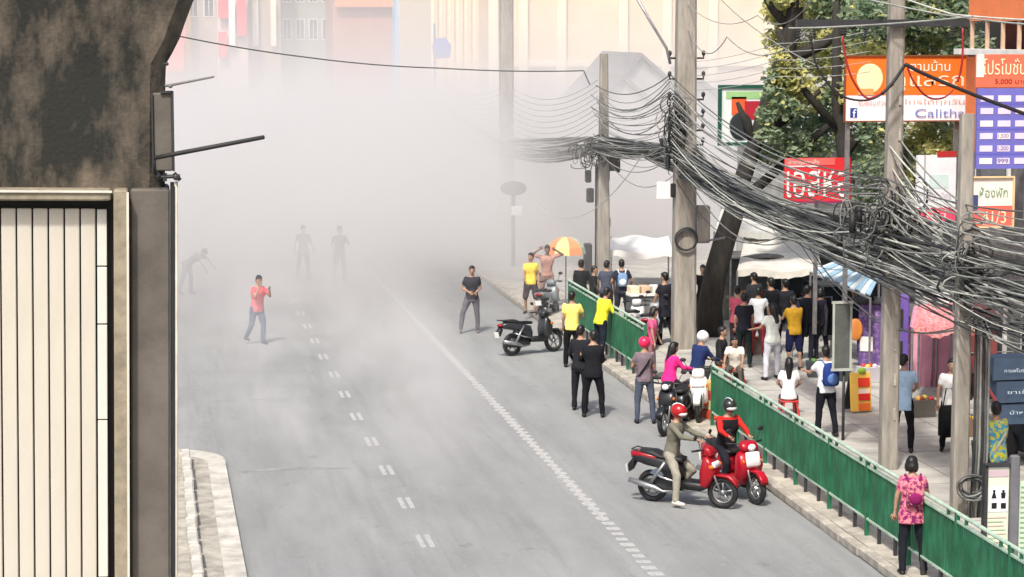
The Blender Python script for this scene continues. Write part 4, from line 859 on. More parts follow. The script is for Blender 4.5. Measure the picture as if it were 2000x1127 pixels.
# green framed sign
e, w_, h_ = sign(1408, 172, 1500, 278, 61.2, 'framed_sign', 'green framed picture sign hanging left of the leaning tree trunk', 'sign', (214, 220, 222), frame=(20, 78, 62), fw_=.09)
patch(e, w_ * .22, h_ * .50, w_ * .32, h_ * .34, (222, 92, 48), 'orange_picture'); patch(e, w_ * .50, h_ * .42, w_ * .36, h_ * .34, (170, 34, 50), 'red_picture', y=-.012); patch(e, w_ * .1, h_ * .8, w_ * .8, h_ * .14, (150, 190, 130), 'green_header')
b = MB(); b.ball((w_ * .42, -.03, h_ * .30), (w_ * .25, .02, h_ * .26), 14, 8); b.build('dark_picture', flat((34, 40, 44)), e, smooth=True); b = MB(); b.ball((w_ * .55, -.05, h_ * .3), (w_ * .05, .02, h_ * .1), 14, 8); b.build('white_picture', flat((180, 180, 190)), e, smooth=True)
# leaning white board with red foot
e, w_, h_ = sign(1790, 303, 1872, 432, 47, 'white_board', 'white notice board with a red lower edge between the tall and short poles', 'board', (222, 226, 232), rz=.12)
patch(e, w_ * .0, 0, w_, h_ * .20, (226, 78, 104), 'red_foot'); patch(e, w_ * .17, h_ * .2, w_ * .03, h_ * .8, (150, 154, 160), 'grey_strip'); patch(e, w_ * .3, h_ * .5, w_ * .5, h_ * .2, (196, 216, 214), 'pale_print')
text('รับสมัคร', w_ * .6, h_ * .12, (w_ * .28, -.015, h_ * .32), flat((206, 190, 200)), e); text('เช่า', w_ * .5, h_ * .1, (w_ * .25, -.015, h_ * .05), flat((246, 200, 200)), e)
patch(e, w_ * .5, h_ * .97, w_ * .5, h_ * .09, (170, 44, 44), 'red_cap')
# right hand red/white board
e, w_, h_ = sign(1897, 347, 1978, 442, 42.2, 'price_sign', 'white and red sign numbered 41/3 right of the short pole', 'sign', (234, 226, 218), frame=(232, 196, 150), fw_=.03)
patch(e, 0, 0, w_, h_ * .42, (222, 104, 92), 'red_band'); text('41/3', w_ * .6, h_ * .25, (w_ * .25, -.015, h_ * .06), flat((246, 226, 190)), e); text('ห้องพัก', w_ * .7, h_ * .22, (w_ * .18, -.015, h_ * .60), flat((120, 160, 130)), e); patch(e, w_ * .03, h_ * .35, w_ * .12, h_ * .3, (60, 74, 120), 'blue_mark', y=-.012)
# blue price board
e, w_, h_ = sign(1906, 172, 2012, 330, 42.5, 'price_board', 'large lilac and blue price board on the orange building, crossed by the thick cable', 'board', (104, 106, 188), rz=-.03)
for r_ in range(6):
    for c_ in range(3):
        patch(e, w_ * (.06 + .33 * c_), h_ * (.06 + .155 * r_), w_ * .24, h_ * .075, (214, 204, 230) if (r_ + c_) % 3 else (232, 220, 224), 'text_bar')
    if r_ % 2: patch(e, 0, h_ * (.02 + .155 * r_), w_, h_ * .02, (96, 96, 190), 'rule', y=-.004, th=.003)
for r_ in range(3): text(('999', '1,200', '1,500')[r_], w_ * .2, h_ * .055, (w_ * .4, -.015, h_ * (.07 + .155 * r_)), flat((96, 84, 150)), e)
e, w_, h_ = sign(1906, 106, 2012, 170, 42.5, 'banner', 'red banner with cream writing above the lilac price board', 'banner', (226, 110, 84)); text('โปรโมชั่น', w_ * .8, h_ * .5, (w_ * .12, -.012, h_ * .38), flat((246, 226, 190)), e); patch(e, 0, h_ * .3, w_ * .14, h_ * .7, (238, 226, 216), 'white_edge'); text('5,000 บาท', w_ * .6, h_ * .16, (w_ * .35, -.012, h_ * .08), flat((120, 26, 40)), e)

# ------------------------------------------------------------------ buildings on the right
K['orange'] = mat('orange_render', rgb((228, 128, 78)), .8, var=.15, scale=1.2)
K['win'] = K['glass']
def windows(e, xs_, zs_, w_, h_, y, frame=K['white'], sill=True):
    for x in xs_:
        for z in zs_:
            b = MB(); b.box((x, y - .01, z), (w_ + .12, .06, h_ + .12)); f = b.build('window', frame, e); b = MB(); b.box((x, y - .045, z), (w_, .02, h_)); b.build('pane', K['win'], f); b = MB(); b.box((x, y - .07, z), (.04, .03, h_)); b.build('mullion', frame, f)
ob = empty('orange_building', (17.45, 47.0, .1), 0, 'orange rendered shophouse with dark upstairs balcony at the right edge', 'building')
zb = P(1950, 50, 45.5).z
b = MB(); b.box((4, -7, 3.65), (8, 15, 7.3)); b.build('lower_wall', mat('grey_shopfront', (.20, .19, .18), .8, var=.4), ob)
b = MB(); b.box((3.97, -7, 6.25), (8, 15.02, 2.0)); b.build('middle_wall', K['orange'], ob)
b = MB(); b.box((4, -7, zb + 1.4), (8, 15, 2.8)); b.build('upper_wall', K['orange'], ob)
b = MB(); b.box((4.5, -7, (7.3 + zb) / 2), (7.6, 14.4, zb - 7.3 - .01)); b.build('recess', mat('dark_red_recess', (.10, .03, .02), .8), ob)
for i in range(16): b = MB(); b.box((.05, .4 - i * .9, (7.3 + zb) / 2), (.07, .07, zb - 7.31)); b.build('baluster', mat('cream_bar', (.6, .42, .3), .7), ob)
b = MB(); b.box((-.1, -7, 7.36), (.4, 15.1, .12)); b.build('ledge', K['white'], ob)
for i in range(5):
    for z_ in (1.5, 4.9): b = MB(); b.box((-.02, -1.2 - i * 2.8, z_), (.08, 1.9, 1.7)); f = b.build('window', K['white'], ob); b = MB(); b.box((-.05, -1.2 - i * 2.8, z_), (.05, 1.7, 1.5)); b.build('pane', K['win'], f)
# market back building
K['shopgrey'] = mat('shop_wall', (.42, .42, .40), .85, var=.3, scale=1.5)
mk = empty('market_building', (24.5, 63, .1), 0, 'low grey market building behind the stalls and the trees', 'building')
b = MB(); b.box((0, 3, 2.3), (13, 6, 4.6)); b.build('wall', K['shopgrey'], mk)
b = MB(); b.box((0, 2.6, 4.66), (13.6, 7, .12), rx=-.03); b.build('roof', mat('zinc_roof', (.5, .5, .48), .6, var=.3), mk)
for i in range(6): b = MB(); b.box((-5.4 + i * 2.15, -.05, 1.3), (1.8, .08, 2.4)); sh = b.build('shutter', K['dark'], mk)
K['canvas'] = mat('cream_canvas', (.66, .64, .58), .9, var=.2, scale=2, bump=.2, bscale=5)
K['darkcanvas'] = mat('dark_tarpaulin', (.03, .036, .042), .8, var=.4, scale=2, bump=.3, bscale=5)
def canopy(px0, px1, py_back, py_front, Y0, Y1, label, m=K['canvas'], cat='canopy', poles=True):
    a, c = P(px0, py_front, Y0), P(px1, py_front, Y0); d = P(px0 + 14, py_back, Y1); e_ = P(px1 - 14, py_back, Y1)
    e = empty('canopy', (a.x, Y0, .14), 0, label, cat); n = 12; vs = []
    for j in range(5):
        t = j / 4
        for i in range(n + 1):
            s_ = i / n; q = a.lerp(c, s_).lerp(d.lerp(e_, s_), t); q.z += .05 * sin(s_ * 9 + j) - .10 * sin(pi * t) ; vs.append(q - e.location)
    b = MB(); b.add([tuple(v) for v in vs], [(j * (n + 1) + i, j * (n + 1) + i + 1, (j + 1) * (n + 1) + i + 1, (j + 1) * (n + 1) + i) for j in range(4) for i in range(n)]); nb = len(vs)
    b.add([tuple(v - Vector((0, 0, .02))) for v in vs], [(j * (n + 1) + i, (j + 1) * (n + 1) + i, (j + 1) * (n + 1) + i + 1, j * (n + 1) + i + 1) for j in range(4) for i in range(n)])
    b.add([tuple(v) for v in vs[:n + 1]] + [tuple(v - Vector((0, .01, .16 + .03 * (i % 2)))) for i, v in enumerate(vs[:n + 1])], [(i, n + 1 + i, n + 2 + i, i + 1) for i in range(n)])
    b.build('cloth', m, e, smooth=True)
    if poles:
        for v in (a, c, d, e_): b = MB(); b.tube([Vector((v.x, v.y, .14)) - e.location, v - e.location], .025, 6); b.build('pole', K['steel'], e)
    return e
canopy(1440, 1608, 462, 528, 56.5, 61, 'cream canvas canopy over the stalls, right of the leaning trunk')
canopy(1395, 1600, 405, 452, 60.5, 63, 'long pale awning above the cream canopy under the red sign', mat('pale_sheet', (.58, .58, .55), .8, var=.3, scale=1.5))
canopy(1180, 1320, 462, 492, 66, 70, 'white awning fading in the smoke left of the thick pole', K['white'])
# dark stall interior
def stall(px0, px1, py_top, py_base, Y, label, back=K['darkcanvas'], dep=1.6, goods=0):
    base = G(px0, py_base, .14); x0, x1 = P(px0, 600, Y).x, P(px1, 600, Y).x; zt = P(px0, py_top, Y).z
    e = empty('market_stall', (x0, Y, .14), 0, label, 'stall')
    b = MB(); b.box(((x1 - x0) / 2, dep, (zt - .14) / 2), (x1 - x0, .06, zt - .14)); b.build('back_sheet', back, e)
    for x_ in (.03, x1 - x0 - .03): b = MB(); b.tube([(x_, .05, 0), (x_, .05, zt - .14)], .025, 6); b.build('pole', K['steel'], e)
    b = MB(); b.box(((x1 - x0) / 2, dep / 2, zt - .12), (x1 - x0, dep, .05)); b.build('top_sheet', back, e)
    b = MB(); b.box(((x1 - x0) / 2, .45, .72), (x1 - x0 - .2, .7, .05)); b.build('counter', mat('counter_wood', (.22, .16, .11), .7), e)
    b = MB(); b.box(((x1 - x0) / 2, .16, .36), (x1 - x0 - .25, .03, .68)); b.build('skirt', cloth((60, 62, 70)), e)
    for i in range(goods):
        b = MB(); b.box((.3 + (x1 - x0 - .6) * (i + .5) / goods, .42, .83), (.22, .3, .17), bev=.02); b.build('goods_tray', gloss(random.choice([(200, 180, 160), (160, 60, 60), (90, 120, 90), (210, 150, 60), (190, 190, 195), (110, 80, 70)]), .6), e)
    return e
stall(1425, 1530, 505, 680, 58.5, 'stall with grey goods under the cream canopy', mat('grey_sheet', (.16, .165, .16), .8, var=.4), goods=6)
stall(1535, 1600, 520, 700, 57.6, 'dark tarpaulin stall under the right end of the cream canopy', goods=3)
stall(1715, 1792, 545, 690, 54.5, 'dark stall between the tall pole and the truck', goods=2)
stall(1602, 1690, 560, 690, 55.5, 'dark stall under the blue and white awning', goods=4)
# blue/white awning in separate sheets
aw = empty('striped_awning', (0, 0, 0), 0, 'blue and white striped sheet awning left of the tall pole', 'awning')
A0, A1, B0, B1 = P(1583, 528, 53), P(1700, 578, 50), P(1640, 506, 54), P(1716, 545, 51.5)
for i in range(12):
    t0_, t1_ = i / 12, (i + .97) / 12; q = [A0.lerp(A1, t0_), A0.lerp(A1, t1_), B0.lerp(B1, t1_), B0.lerp(B1, t0_)]; dz = .03 if i % 2 else 0
    b = MB(); v_ = [tuple(p + Vector((0, 0, dz))) for p in q] + [tuple(p + Vector((0, 0, dz - .03))) for p in q]; b.add(v_, [(0, 1, 2, 3), (7, 6, 5, 4), (0, 4, 5, 1), (1, 5, 6, 2), (2, 6, 7, 3), (3, 7, 4, 0)])
    b.build('awning_sheet', mat('awning_blue', (.33, .52, .66), .4, var=.12) if i % 2 else mat('awning_pale', (.66, .74, .78), .4, var=.12), aw)
for q in (A0, A1, B1): b = MB(); b.tube([(q.x, q.y, .14), (q.x, q.y, q.z - .04)], .025, 6); b.build('pole', K['steel'], aw)
b = MB(); b.tube([A0 - Vector((0, 0, .06)), A1 - Vector((0, 0, .06))], .03, 6); b.build('front_rail', K['steel'], aw)
# grey road sign seen from behind
rs = empty('road_sign', G(1648, 860, .14), 0, 'grey road sign on a thin post seen from behind, left of the tall pole', 'road sign')
Yr = rs.location.y; x, z, w_, h_ = rect_at(1626, 590, 1662, 722, Yr)
b = MB(); b.box((x - rs.location.x + w_ / 2, 0, z + h_ / 2 - .14), (w_, .05, h_), bev=.02); b.build('panel', mat('sign_back', (.10, .11, .10), .6, var=.3, scale=3), rs)
b = MB(); o_ = .012
for c, d in (((w_ / 2, -.03, h_), (w_ + .08, .03, .05)), ((w_ / 2, -.03, 0), (w_ + .08, .03, .05)), ((0, -.03, h_ / 2), (.04, .028, h_ - .05)), ((w_, -.03, h_ / 2), (.04, .028, h_ - .05))): b.box((c[0] + x - rs.location.x, c[1], c[2] + z - .14), d)
b.build('frame', mat('pale_metal', (.42, .45, .41), .5, var=.2), rs)
b = MB(); b.tube([(0, .06, -.1), (0, .06, 1.6)], .03, 8); b.build('post', K['dark'], rs, smooth=True)
# purple kiosk
pk_ = empty('kiosk', (P(1680, 700, 51).x, 51, .14), -R(18), 'lilac patterned kiosk wall left of the tall pole', 'kiosk')
x, z, w_, h_ = rect_at(1682, 600, 1722, 735, 51)
K['lilac'] = mat('lilac_print', rgb((150, 120, 168)), .7, col2=rgb((96, 74, 130)), scale=7, lo=.5, hi=.62)
b = MB(); b.box((w_ / 2, .4, (z + h_) / 2), (w_ + .1, .8, z + h_ - .1), bev=.02); b.build('wall', K['lilac'], pk_)
b = MB(); b.box((w_ / 2, .35, z + h_ + .0), (w_ + .35, 1.0, .06)); b.build('roof', K['dark'], pk_)
b = MB(); b.box((w_ * .3, -.02, .55), (.3, .03, .34), bev=.005); b.build('notice', K['white'], pk_)
b = MB(); b.ball((-.12, -.08, z + h_ * .60), (.17, .06, .26), 12, 8); b.build('orange_lamp_shade', flat((236, 150, 70)), pk_, smooth=True)
pv_ = empty('purple_booth', (P(1746, 700, 46.5).x, 46.5, .14), -R(19), 'violet booth with dark openings between the tall pole and the pink box truck', 'booth')
x, z, w_, h_ = rect_at(1746, 618, 1776, 790, 46.5); K['violet'] = mat('violet_paint', rgb((104, 80, 160)), .6, var=.2)
b = MB(); b.box((w_ / 2, .3, 1.1), (w_, .6, 2.2), bev=.02); b.build('wall', K['violet'], pv_)
for zz, hh_ in ((.98, .5), (1.7, .42)): b = MB(); b.box((w_ * .42, -.012, zz), (w_ * .34, .03, hh_)); b.build('opening', K['black'], pv_)
b = MB(); b.box((w_ * .6, -.02, .38), (w_ * .5, .03, .7)); b.build('white_panel', K['white'], pv_)
# pink box truck
tx0, tx1 = P(1778, 700, 48).x, P(1872, 700, 48).x
tr = empty('box_truck', ((tx0 + tx1) / 2, 48, .14), -R(20), 'pink box truck seen from the rear behind the poles', 'truck'); tw = tx1 - tx0
zt0 = P(1800, 790, 48).z - .14; zt1 = P(1800, 640, 48).z - .14; K['pinkp'] = mat('pink_panel', rgb((214, 150, 172)), .6, var=.2, scale=2)
b = MB(); b.box((0, 2.0, (zt0 + zt1) / 2), (tw, 4.0, zt1 - zt0), bev=.03); b.build('cargo_box', K['pinkp'], tr)
for sx_ in (-1, 1): b = MB(); b.box((sx_ * tw * .245, -.015, (zt0 + zt1) / 2), (tw * .47, .03, zt1 - zt0 - .12), bev=.008); d_ = b.build('rear_door', K['pinkp'], tr); b = MB(); b.tube([(sx_ * .05, -.05, zt0 + .2), (sx_ * .05, -.05, zt1 - .2)], .014, 6); b.build('lock_bar', K['steel'], d_, smooth=True)
b = MB(); b.box((-tw / 2 + .02, -.03, (zt0 + zt1) / 2), (.05, .04, zt1 - zt0)); b.build('corner_post', mat('maroon', (.10, .03, .05), .5), tr)
b = MB(); b.box((0, 2, zt0 - .12), (tw * .8, 4.4, .2)); b.build('chassis', K['black'], tr); b = MB(); b.box((0, -.05, zt0 - .17), (tw * .96, .1, .14), bev=.02); b.build('bumper', K['black'], tr)
for y_ in (.7, 3.9):
    for sx_ in (-1, 1): b = MB(); b.tube([(sx_ * (tw / 2 - .22), y_, .3), (sx_ * (tw / 2 - .02), y_, .3)], .3, 18); b.build('wheel', K['black'], tr)
b = MB(); b.box((0, 4.9, .95), (tw * .95, 1.5, 1.3), bev=.12); b.build('cab', K['white'], tr)
for sx_ in (-1, 1): b = MB(); b.box((sx_ * tw * .40, -.09, zt0 - .02), (.14, .04, .1)); b.build('tail_light', gloss((160, 20, 20)), tr)
# pink cloth awning in front of the truck
canopy(1782, 1874, 592, 640, 45.5, 47.6, 'faded pink and red cloth awning above the pink truck', cloth((196, 104, 112), (214, 160, 160)))
# red patterned clutter behind the short pole and dark blue parasol
e, w_, h_ = sign(1876, 655, 1948, 730, 43, 'hanging_cloth', 'dull red printed cloth hanging behind the short pole', 'cloth', (126, 66, 64)); 
bl = empty('vendor_canopy', P(1990, 765, 38.6), 0, 'dark blue vendor canopy with rows of white print above the man in yellow', 'canopy')
K['navy'] = mat('navy_canvas', (.022, .045, .085), .7, var=.3, scale=3)
b = MB()
for (z0, z1, y_) in ((.22, .58, -.05), (-.16, .20, -.22), (-.52, -.18, -.38)): b.loft([[(-.50 + (.58 - z0) * -.02, y_, z0), (.9, y_, z0 + .02), (.9, y_ + .5, z0 + .25), (-.45, y_ + .5, z0 + .25)], [(-.42, y_ + .2, z1), (.9, y_ + .2, z1), (.9, y_ + .6, z1 + .03), (-.38, y_ + .6, z1 + .03)]])
b.build('canopy_tiers', K['navy'], bl, fix=True)
for i, (z_, y_) in enumerate(((.36, -.02), (.0, -.18), (-.34, -.33))): text(('กาแฟโบราณ', 'ชาเย็น', 'น้ำหวาน')[i], .5, .07, (-.3, y_ - .04, z_), flat((190, 205, 215)), bl)
b = MB(); b.tube([(.6, .3, -2.9), (.6, .3, .5)], .03, 8); b.build('pole', K['steel'], bl)
b = MB(); b.tube([P(1890, 690, 37.2), P(1925, 750, 36.6), P(1955, 800, 36.2)], .03, 6); b.build('red_pole', flat((190, 84, 84)), smooth=True, label='slanting red pole from the short concrete pole to the man in yellow', cat='pole')
# small striped board by the tall pole
ab = empty('advert_board', G(1680, 805, .14), .15, 'yellow, orange and red freestanding advert board left of the tall pole', 'advert board')
sc_ = 1.0; b = MB(); b.box((0, 0, .42), (.46, .05, .80), rx=-.1, bev=.01); b.build('panel', flat((240, 196, 92)), ab); b = MB(); b.box((0, .22, .40), (.44, .03, .8), rx=.35); b.build('rear_leg', K['dark'], ab)
for zz, cc, hh_ in ((.62, (228, 62, 40), .18), (.44, (246, 220, 200), .10), (.32, (226, 40, 36), .14), (.12, (242, 112, 46), .14)): b = MB(); b.box((.06, -.045 + (zz - .42) * .1, zz), (.26, .01, hh_), rx=-.1); b.build('colour_band', flat(cc), ab)
b = MB(); b.ball((.02, -.01, .86), (.1, .04, .06)); b.build('green_topper', flat((150, 196, 70)), ab, smooth=True)
# orange and yellow umbrella at the end of the far railing
um = empty('parasol', G(1105, 596, .14), 0, 'orange and yellow vendor parasol fading at the edge of the smoke', 'parasol'); Yu = um.location.y
zt = P(1105, 462, Yu).z - .14; ze = P(1105, 495, Yu).z - .14; ru = (P(1146, 480, Yu).x - P(1068, 480, Yu).x) / 2
for i in range(8):
    a0, a1 = 2 * pi * i / 8, 2 * pi * (i + 1) / 8; b = MB(); pts = []
    for j in range(5):
        t = j / 4; r_ = ru * sin(t * pi / 2); zz = ze + (zt - ze) * cos(t * pi / 2); pts += [(r_ * cos(a0), r_ * sin(a0), zz), (r_ * cos(a1), r_ * sin(a1), zz)]
    b.add(pts, [(2 * j, 2 * j + 1, 2 * j + 3, 2 * j + 2) for j in range(4)]); b.add([(x, y, z - .015) for x, y, z in pts], [(2 * j + 2, 2 * j + 3, 2 * j + 1, 2 * j) for j in range(4)])
    b.build('canopy_panel', flat([(232, 142, 98), (232, 206, 136), (232, 150, 106), (176, 204, 186)][i % 4]), um)  # orange and yellow paled, smoke haze put into the panel colours
b = MB(); b.tube([(0, 0, 0), (0, 0, zt)], .02, 6); b.build('pole', K['steel'], um)
# food cart behind the far railing
fc = empty('food_cart', G(1262, 640, .14), .1, 'steel food cart with cream trays behind the far railing', 'food cart')
b = MB(); b.box((0, 0, .55), (.95, .6, .62), bev=.03); b.build('body', K['steel'], fc); b = MB(); b.box((0, 0, .90), (1.1, .7, .05)); b.build('counter', K['white'], fc)
for i in range(3): b = MB(); b.box((-.36 + i * .3, 0, 1.02), (.24, .4, .2), bev=.02); b.build('tray', flat([(226, 206, 178), (206, 178, 150), (224, 222, 214)][i]), fc)
for sx_ in (-1, 1): b = MB(); b.tube([(sx_ * .48, 0, .25), (sx_ * .54, 0, .25)], .25, 16); b.build('wheel', K['black'], fc)
# crate next to the white scooter
cr = empty('crate', G(1366, 812, .14) + Vector((.25, -.35, 0)), .2, 'crate with orange, yellow and red bands by the end of the near railing', 'crate')
for i, c in enumerate(((222, 86, 52), (238, 226, 170), (214, 60, 44), (236, 200, 120))): b = MB(); b.box((0, 0, .1 + i * .19), (.42 - i * .01, .4, .185), bev=.012); b.build('band', flat(c), cr)

# map board at the lower right
mb_ = empty('map_board', (P(1960, 1000, 31.5).x, 31.5, .14), 0, 'green and white information board with four black pictograms in the lower right corner', 'information board')
x, z, w_, h_ = rect_at(1924, 915, 1972, 1190, 31.5); x -= mb_.location.x; z -= .14
b = MB(); b.box((x + w_ / 2, .05, (z + h_) / 2 + .02), (w_, .08, z + h_)); b.build('panel', flat((206, 214, 196)), mb_)
zt_ = z + h_
b = MB(); b.box((x - .03, .04, zt_ / 2 + .02), (.05, .12, zt_ + .06)); b.box((x + w_ / 2, .04, zt_ + .05), (w_ + .1, .12, .05)); b.build('frame', K['dark'], mb_)
b = MB(); b.box((x + w_ + .075, .0, zt_ / 2 + .02), (.13, .13, zt_ + .35), bev=.02); b.build('post', mat('grey_post', (.15, .15, .17), .6), mb_)
def mp_(px0, py0, px1, py1, c, name, y=0.005):
    xx, zz, a_, b2 = rect_at(px0, py0, px1, py1, 31.5); bb = MB(); bb.box((xx - mb_.location.x + a_ / 2, y, zz - .14 + b2 / 2), (a_, .008, b2)); return bb.build(name, flat(c), mb_)
mp_(1926, 918, 1970, 932, (190, 170, 180), 'header_strip'); mp_(1930, 912, 1970, 916, (220, 220, 220), 'header_line')
mp_(1931, 950, 1969, 1000, (236, 236, 242), 'pictogram_plate')
for (cx, cy, kind) in ((1942, 966, 0), (1960, 966, 1), (1942, 988, 2), (1960, 988, 2)):
    q = P(cx, cy, 31.49) - mb_.location; b = MB(); u_ = 31.5 / F_PX
    if kind < 2:
        b.ball((q.x, -.004, q.z + 7 * u_), (3 * u_, .004, 3 * u_), 10, 6); tri = [(q.x - (5.5 if kind == 0 else 4) * u_, q.z - 8 * u_), (q.x + (5.5 if kind == 0 else 4) * u_, q.z - 8 * u_), (q.x + (2 if kind == 0 else 5) * u_, q.z + 4 * u_), (q.x - (2 if kind == 0 else 5) * u_, q.z + 4 * u_)]
        b.prism(tri, -.006, 0)
    else: b.box((q.x, -.003, q.z), (11 * u_, .006, 12 * u_)); 
    b.build('pictogram', flat((18, 18, 24)), mb_)
for i in range(11): mp_(1928 + (i % 3), 1010 + i * 8, 1966 - (i * 7) % 9, 1012.5 + i * 8, (150, 176, 130) if i % 2 else (200, 160, 150), 'print_line')
mp_(1926, 1098, 1972, 1140, (120, 160, 214), 'blue_field', .004)
mb2 = empty('timetable_board', (P(2010, 1000, 31.5).x, 31.55, .14), 0, 'pale green timetable board right of the grey post, cut by the frame', 'information board')
x, z, w_, h_ = rect_at(1987, 940, 2080, 1190, 31.5); x -= mb2.location.x; z -= .14
b = MB(); b.box((x + w_ / 2, .05, (z + h_) / 2), (w_, .08, z + h_)); b.build('panel', flat((196, 216, 190)), mb2)
for i in range(16): b = MB(); b.box((x + w_ * .45, .006, z + h_ - .08 - i * .075), (w_ * .8, .006, .022)); b.build('print_line', flat((130, 160, 130)), mb2)

# ------------------------------------------------------------------ buildings beyond the smoke
K['beige'] = mat('beige_render', rgb((222, 196, 164)), .85, var=.12, scale=.5)
K['beige2'] = mat('beige_pilaster', rgb((232, 214, 186)), .85, var=.1)
bb_ = empty('beige_building', (0, 120, 0), 0, 'large windowless beige building beyond the smoke, behind the thick pole', 'building')
x0 = P(955, 60, 120).x; x1 = P(1560, 60, 120).x
b = MB(); b.box(((x0 + x1) / 2, 8, 9), (x1 - x0, 16, 18)); b.build('wall', K['beige'], bb_)
for px in (962, 1020, 1095, 1215, 1300, 1390, 1500): b = MB(); b.box((P(px, 60, 120).x, -.15, 9), (.5, .3, 18)); b.build('pilaster', K['beige2'], bb_)
for z_ in (6.2, 10.4): b = MB(); b.box(((x0 + x1) / 2, -.1, z_), (x1 - x0, .2, .35)); b.build('string_course', K['beige2'], bb_)
gb = empty('cream_building', (0, 124, 0), 0, 'cream ribbed building left of the tall smoky pole', 'building')
x0 = P(842, 60, 124).x; x1 = P(958, 60, 124).x; b = MB(); b.box(((x0 + x1) / 2, 8, 8), (x1 - x0, 16, 16)); b.build('wall', K['beige2'], gb)
for i in range(7): b = MB(); b.box((x0 + .25 + i * (x1 - x0 - .5) / 6, -.1, 8), (.16, .2, 16)); b.build('rib', K['beige'], gb)
gh = empty('grey_roofed_house', (0, 96, 0), 0, 'grey gabled roofs of low houses behind the smoke between the poles', 'house')
def gable(pxl, pxr, pxp, pyp, pye, Y, e):
    L_, Rr, Pk = P(pxl, pye, Y), P(pxr, pye, Y), P(pxp, pyp, Y); b = MB(); o_ = [(L_.x, .0), (Rr.x, .0), (Rr.x, Rr.z), (Pk.x, Pk.z), (L_.x, L_.z)]; b.prism(o_, Y - 96, Y - 96 + 8); b.build('wall', K['shopgrey'], e, fix=True)
    b = MB(); b.prism([(L_.x - .3, L_.z - .05), (Pk.x, Pk.z + .02), (Rr.x + .3, Rr.z - .05), (Rr.x + .3, Rr.z + .12), (Pk.x, Pk.z + .2), (L_.x - .3, L_.z + .12)], Y - 96 - .3, Y - 96 + 8.2); b.build('roof', mat('grey_roof', (.13, .125, .13), .8, var=.3), e, fix=True)
gable(1195, 1330, 1250, 112, 190, 96, gh); gable(1160, 1290, 1215, 155, 225, 93, gh); gable(1340, 1410, 1370, 165, 200, 94, gh)
# far left row, across the bend of the street
def block(px0, px1, Y, col, label, top=14, name='shophouse', signs=(), wins=None, dep=10):
    x0, x1 = P(px0, 60, Y).x, P(px1, 60, Y).x; e = empty(name, (x0, Y, 0), 0, label, 'building'); w_ = x1 - x0
    b = MB(); b.box((w_ / 2, dep / 2, top / 2), (w_, dep, top)); b.build('wall', mat('render_wall', rgb(col), .85, var=.15, scale=.6), e)
    if wins:
        nx, zs_ = wins
        windows(e, [w_ * (i + .5) / nx for i in range(nx)], zs_, w_ / nx * .55, 1.3, 0)
    for (a, c, d, f, cc) in signs:
        p_, q_ = P(a, d, Y - .4), P(c, f, Y - .4); b = MB(); b.box(((p_.x + q_.x) / 2 - x0, -.4, (p_.z + q_.z) / 2), (q_.x - p_.x, .25, abs(p_.z - q_.z)), bev=.02); b.build('sign_panel', flat(cc), e)
    return e
block(296, 362, 150, (232, 110, 80), 'orange shop building just right of the pier, beyond the smoke', signs=((322, 360, 70, 140, (236, 84, 60)),))
block(362, 424, 152, (176, 160, 150), 'greyish shop with a yellow column at its left edge, beyond the smoke', signs=((360, 374, 0, 140, (236, 190, 70)),), wins=(2, (9.5,)))
block(424, 484, 151, (206, 186, 180), 'shop with tall red and white vertical signs beyond the smoke', signs=((426, 446, 0, 36, (214, 40, 60)), (426, 444, 62, 112, (220, 50, 62)), (462, 482, 0, 70, (214, 44, 60)), (446, 460, 0, 90, (240, 226, 226))))
block(484, 548, 153, (176, 160, 142), 'brown-grey building with two rows of cream columns beyond the smoke', signs=((492, 505, 0, 90, (238, 228, 212)), (528, 540, 0, 90, (240, 228, 208))))
block(548, 650, 156, (142, 150, 138), 'wide grey-green building in the middle of the far row', wins=(4, (8.0, 10.5)))
block(650, 772, 150, (176, 120, 100), 'brown building with an orange sign band on top beyond the smoke', signs=((655, 820, -20, 14, (226, 136, 90)),))
e = block(772, 842, 148, (150, 186, 224), 'pale blue glass-fronted building right of the brown one', wins=(2, (9.4,)))
fl = empty('blue_flag_banner', P(862, 92, 118), 0, 'dark blue rounded banner on a thin pole in front of the cream building', 'banner')
b = MB(); b.puff([(-.45, -.55), (-.5, .1), (-.2, .5), (.25, .45), (.48, .1), (.4, -.6)], .05, .02); o_ = b.build('banner_cloth', flat((84, 106, 176)), fl, smooth=True); o_.rotation_euler = (0, 0, pi / 2)
b = MB(); b.tube([(-.35, 0, -6), (-.35, 0, 1.2)], .06, 6); b.build('pole', flat((90, 100, 150)), fl)
# round-topped sign lost in the smoke
ls = empty('round_topped_sign', G(1003, 520, .14), 0, 'dark rounded sign with a white square plate lost in the smoke', 'sign'); Yl = ls.location.y
q = P(1003, 368, Yl) - ls.location; b = MB(); b.ball(q, (.45, .12, .24), 16, 10); b.build('rounded_head', K['dark'], ls, smooth=True); b = MB(); b.tube([(q.x, .05, 0), (q.x, .05, q.z)], .07, 8); b.build('post', K['dark'], ls)
q2 = P(1008, 411, Yl) - ls.location; b = MB(); b.box(q2 - Vector((0, .12, 0)), (.36, .03, .30)); b.build('white_plate', K['white'], ls)

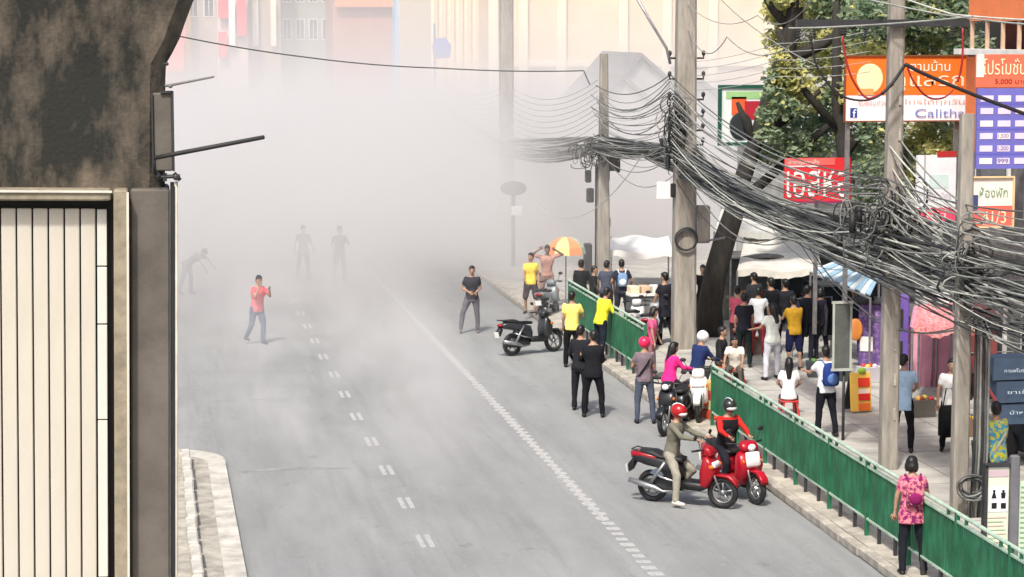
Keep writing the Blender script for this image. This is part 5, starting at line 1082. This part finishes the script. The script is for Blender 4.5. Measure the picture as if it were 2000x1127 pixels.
# dark vendor cart and striped post by the map board
vc = empty('vendor_cart', (P(2030, 900, 39.5).x, 39.5, .14), 0, 'dark vendor cart under the dark blue canopy at the right edge', 'cart')
b = MB(); b.box((0, 0, .62), (1.0, .7, .9), bev=.04); b.build('body', K['darkcanvas'], vc); b = MB(); b.box((0, -.1, 1.1), (1.1, .9, .05)); b.build('counter', K['steel'], vc)
for sx_ in (-1, 1): b = MB(); b.tube([(sx_ * .5, 0, .24), (sx_ * .56, 0, .24)], .24, 16); b.build('wheel', K['black'], vc)
b = MB(); q = G(1922, 985, .14); b.tube([(0, 0, 0), (0, 0, 1.1)], .028, 8); o_ = b.build('marker_post', K['white'], smooth=True, label='thin white marker post left of the man in yellow', cat='post'); o_.location = q

# goods and clutter round the stalls
def rack(px, py, cols, label, rz=0):
    q = G(px, py, .14); e = empty('clothes_rack', q, rz, label, 'clothes rack'); b = MB(); b.tube([(-.55, 0, 0), (-.55, 0, 1.45), (.55, 0, 1.45), (.55, 0, 0)], .02, 6); b.build('frame', K['steel'], e)
    for i, c in enumerate(cols):
        x = -.45 + .9 * i / max(1, len(cols) - 1); b = MB(); b.puff([(-.20, .55), (-.24, 1.18), (-.06, 1.40), (.06, 1.40), (.24, 1.18), (.20, .55)], .035, .03, cx=x); b.build('garment', cloth(c), e, smooth=True)
    return e
rack(1585, 700, ((40, 44, 60), (30, 32, 38), (70, 66, 80), (36, 40, 44), (90, 92, 100), (30, 30, 34)), 'clothes rack of dark garments right of the person in mustard', .3)
rack(1925, 830, ((60, 50, 50), (110, 70, 64), (34, 34, 36), (90, 84, 76), (40, 44, 40)), 'clothes rack with brown and grey garments behind the short pole', .1)
def tub(px, py, c, label, w_=.5, h_=.34):
    q = G(px, py, .14); e = empty('goods_crate', q, random.uniform(-.4, .4), label, 'crate'); b = MB(); b.loft([[(x * a, y * a, z) for x, y in ((-w_ / 2, -.2), (w_ / 2, -.2), (w_ / 2, .2), (-w_ / 2, .2))] for a, z in ((.88, 0), (1, h_))]); b.build('box', flat(c), e, fix=True)
    for i in range(6): b = MB(); b.ball((random.uniform(-.4, .4) * w_, random.uniform(-.12, .12), h_ + .02), (.07, .06, .05), 8, 6); b.build('item', flat(random.choice([(190, 60, 50), (220, 190, 90), (90, 130, 70), (200, 200, 205), (60, 60, 80)])), e, smooth=True)
for a in ((1470, 690, (120, 110, 100), 'brown crate in front of the grey stall, nearest the trunk'), (1596, 735, (60, 66, 70), 'dark crate on the pavement right of the person in mustard'), (1640, 742, (50, 60, 56), 'dark green crate just left of the grey road sign'), (1800, 812, (96, 92, 88), 'grey crate under the rear of the pink truck'), (1700, 745, (200, 200, 206), 'pale crate behind the yellow and orange advert board'), (1895, 850, (120, 96, 80), 'brown crate at the foot of the rack behind the short pole'), (1925, 900, (70, 74, 72), 'dark crate behind the man in yellow')): tub(*a)
# manhole, stains and pavement joints
jm = mat('pavement_joint', (.24, .23, .21), .95); b = MB()
for i in range(46): b.box((15.1, 24 + i * 1.5, .1335), (8.0, .018, .004))
for x_ in (12.3, 13.8, 15.3, 16.8): b.box((x_, 58, .1345), (.018, 68, .004))
b.build('pavement_joints', jm, kind='structure')

for ch in sc2.children:
    if ch.name.split('.')[0] in ('leg_shield', 'front_panel', 'handlebar_cowl'): ch.scale.x = 1.3
person(G(1532, 684, .135), 1.70, 15, (34, 36, 44), (30, 32, 40), 'person in charcoal between the woman in white and the one in mustard', sleeve='long')
person(G(1604, 700, .135), 1.64, 330, (60, 56, 70), (34, 34, 44), 'person in plum grey under the striped awning', sleeve='short', female=True, hair='bob')
person(G(1700, 716, .135), 1.66, 350, (44, 46, 56), (40, 40, 50), 'person in dark blue-grey just left of the tall pole by the lilac kiosk', sleeve='long')
person(G(1472, 668, .135), 1.70, 340, (50, 54, 60), (44, 44, 50), 'person in slate at the grey stall counter', sleeve='long')
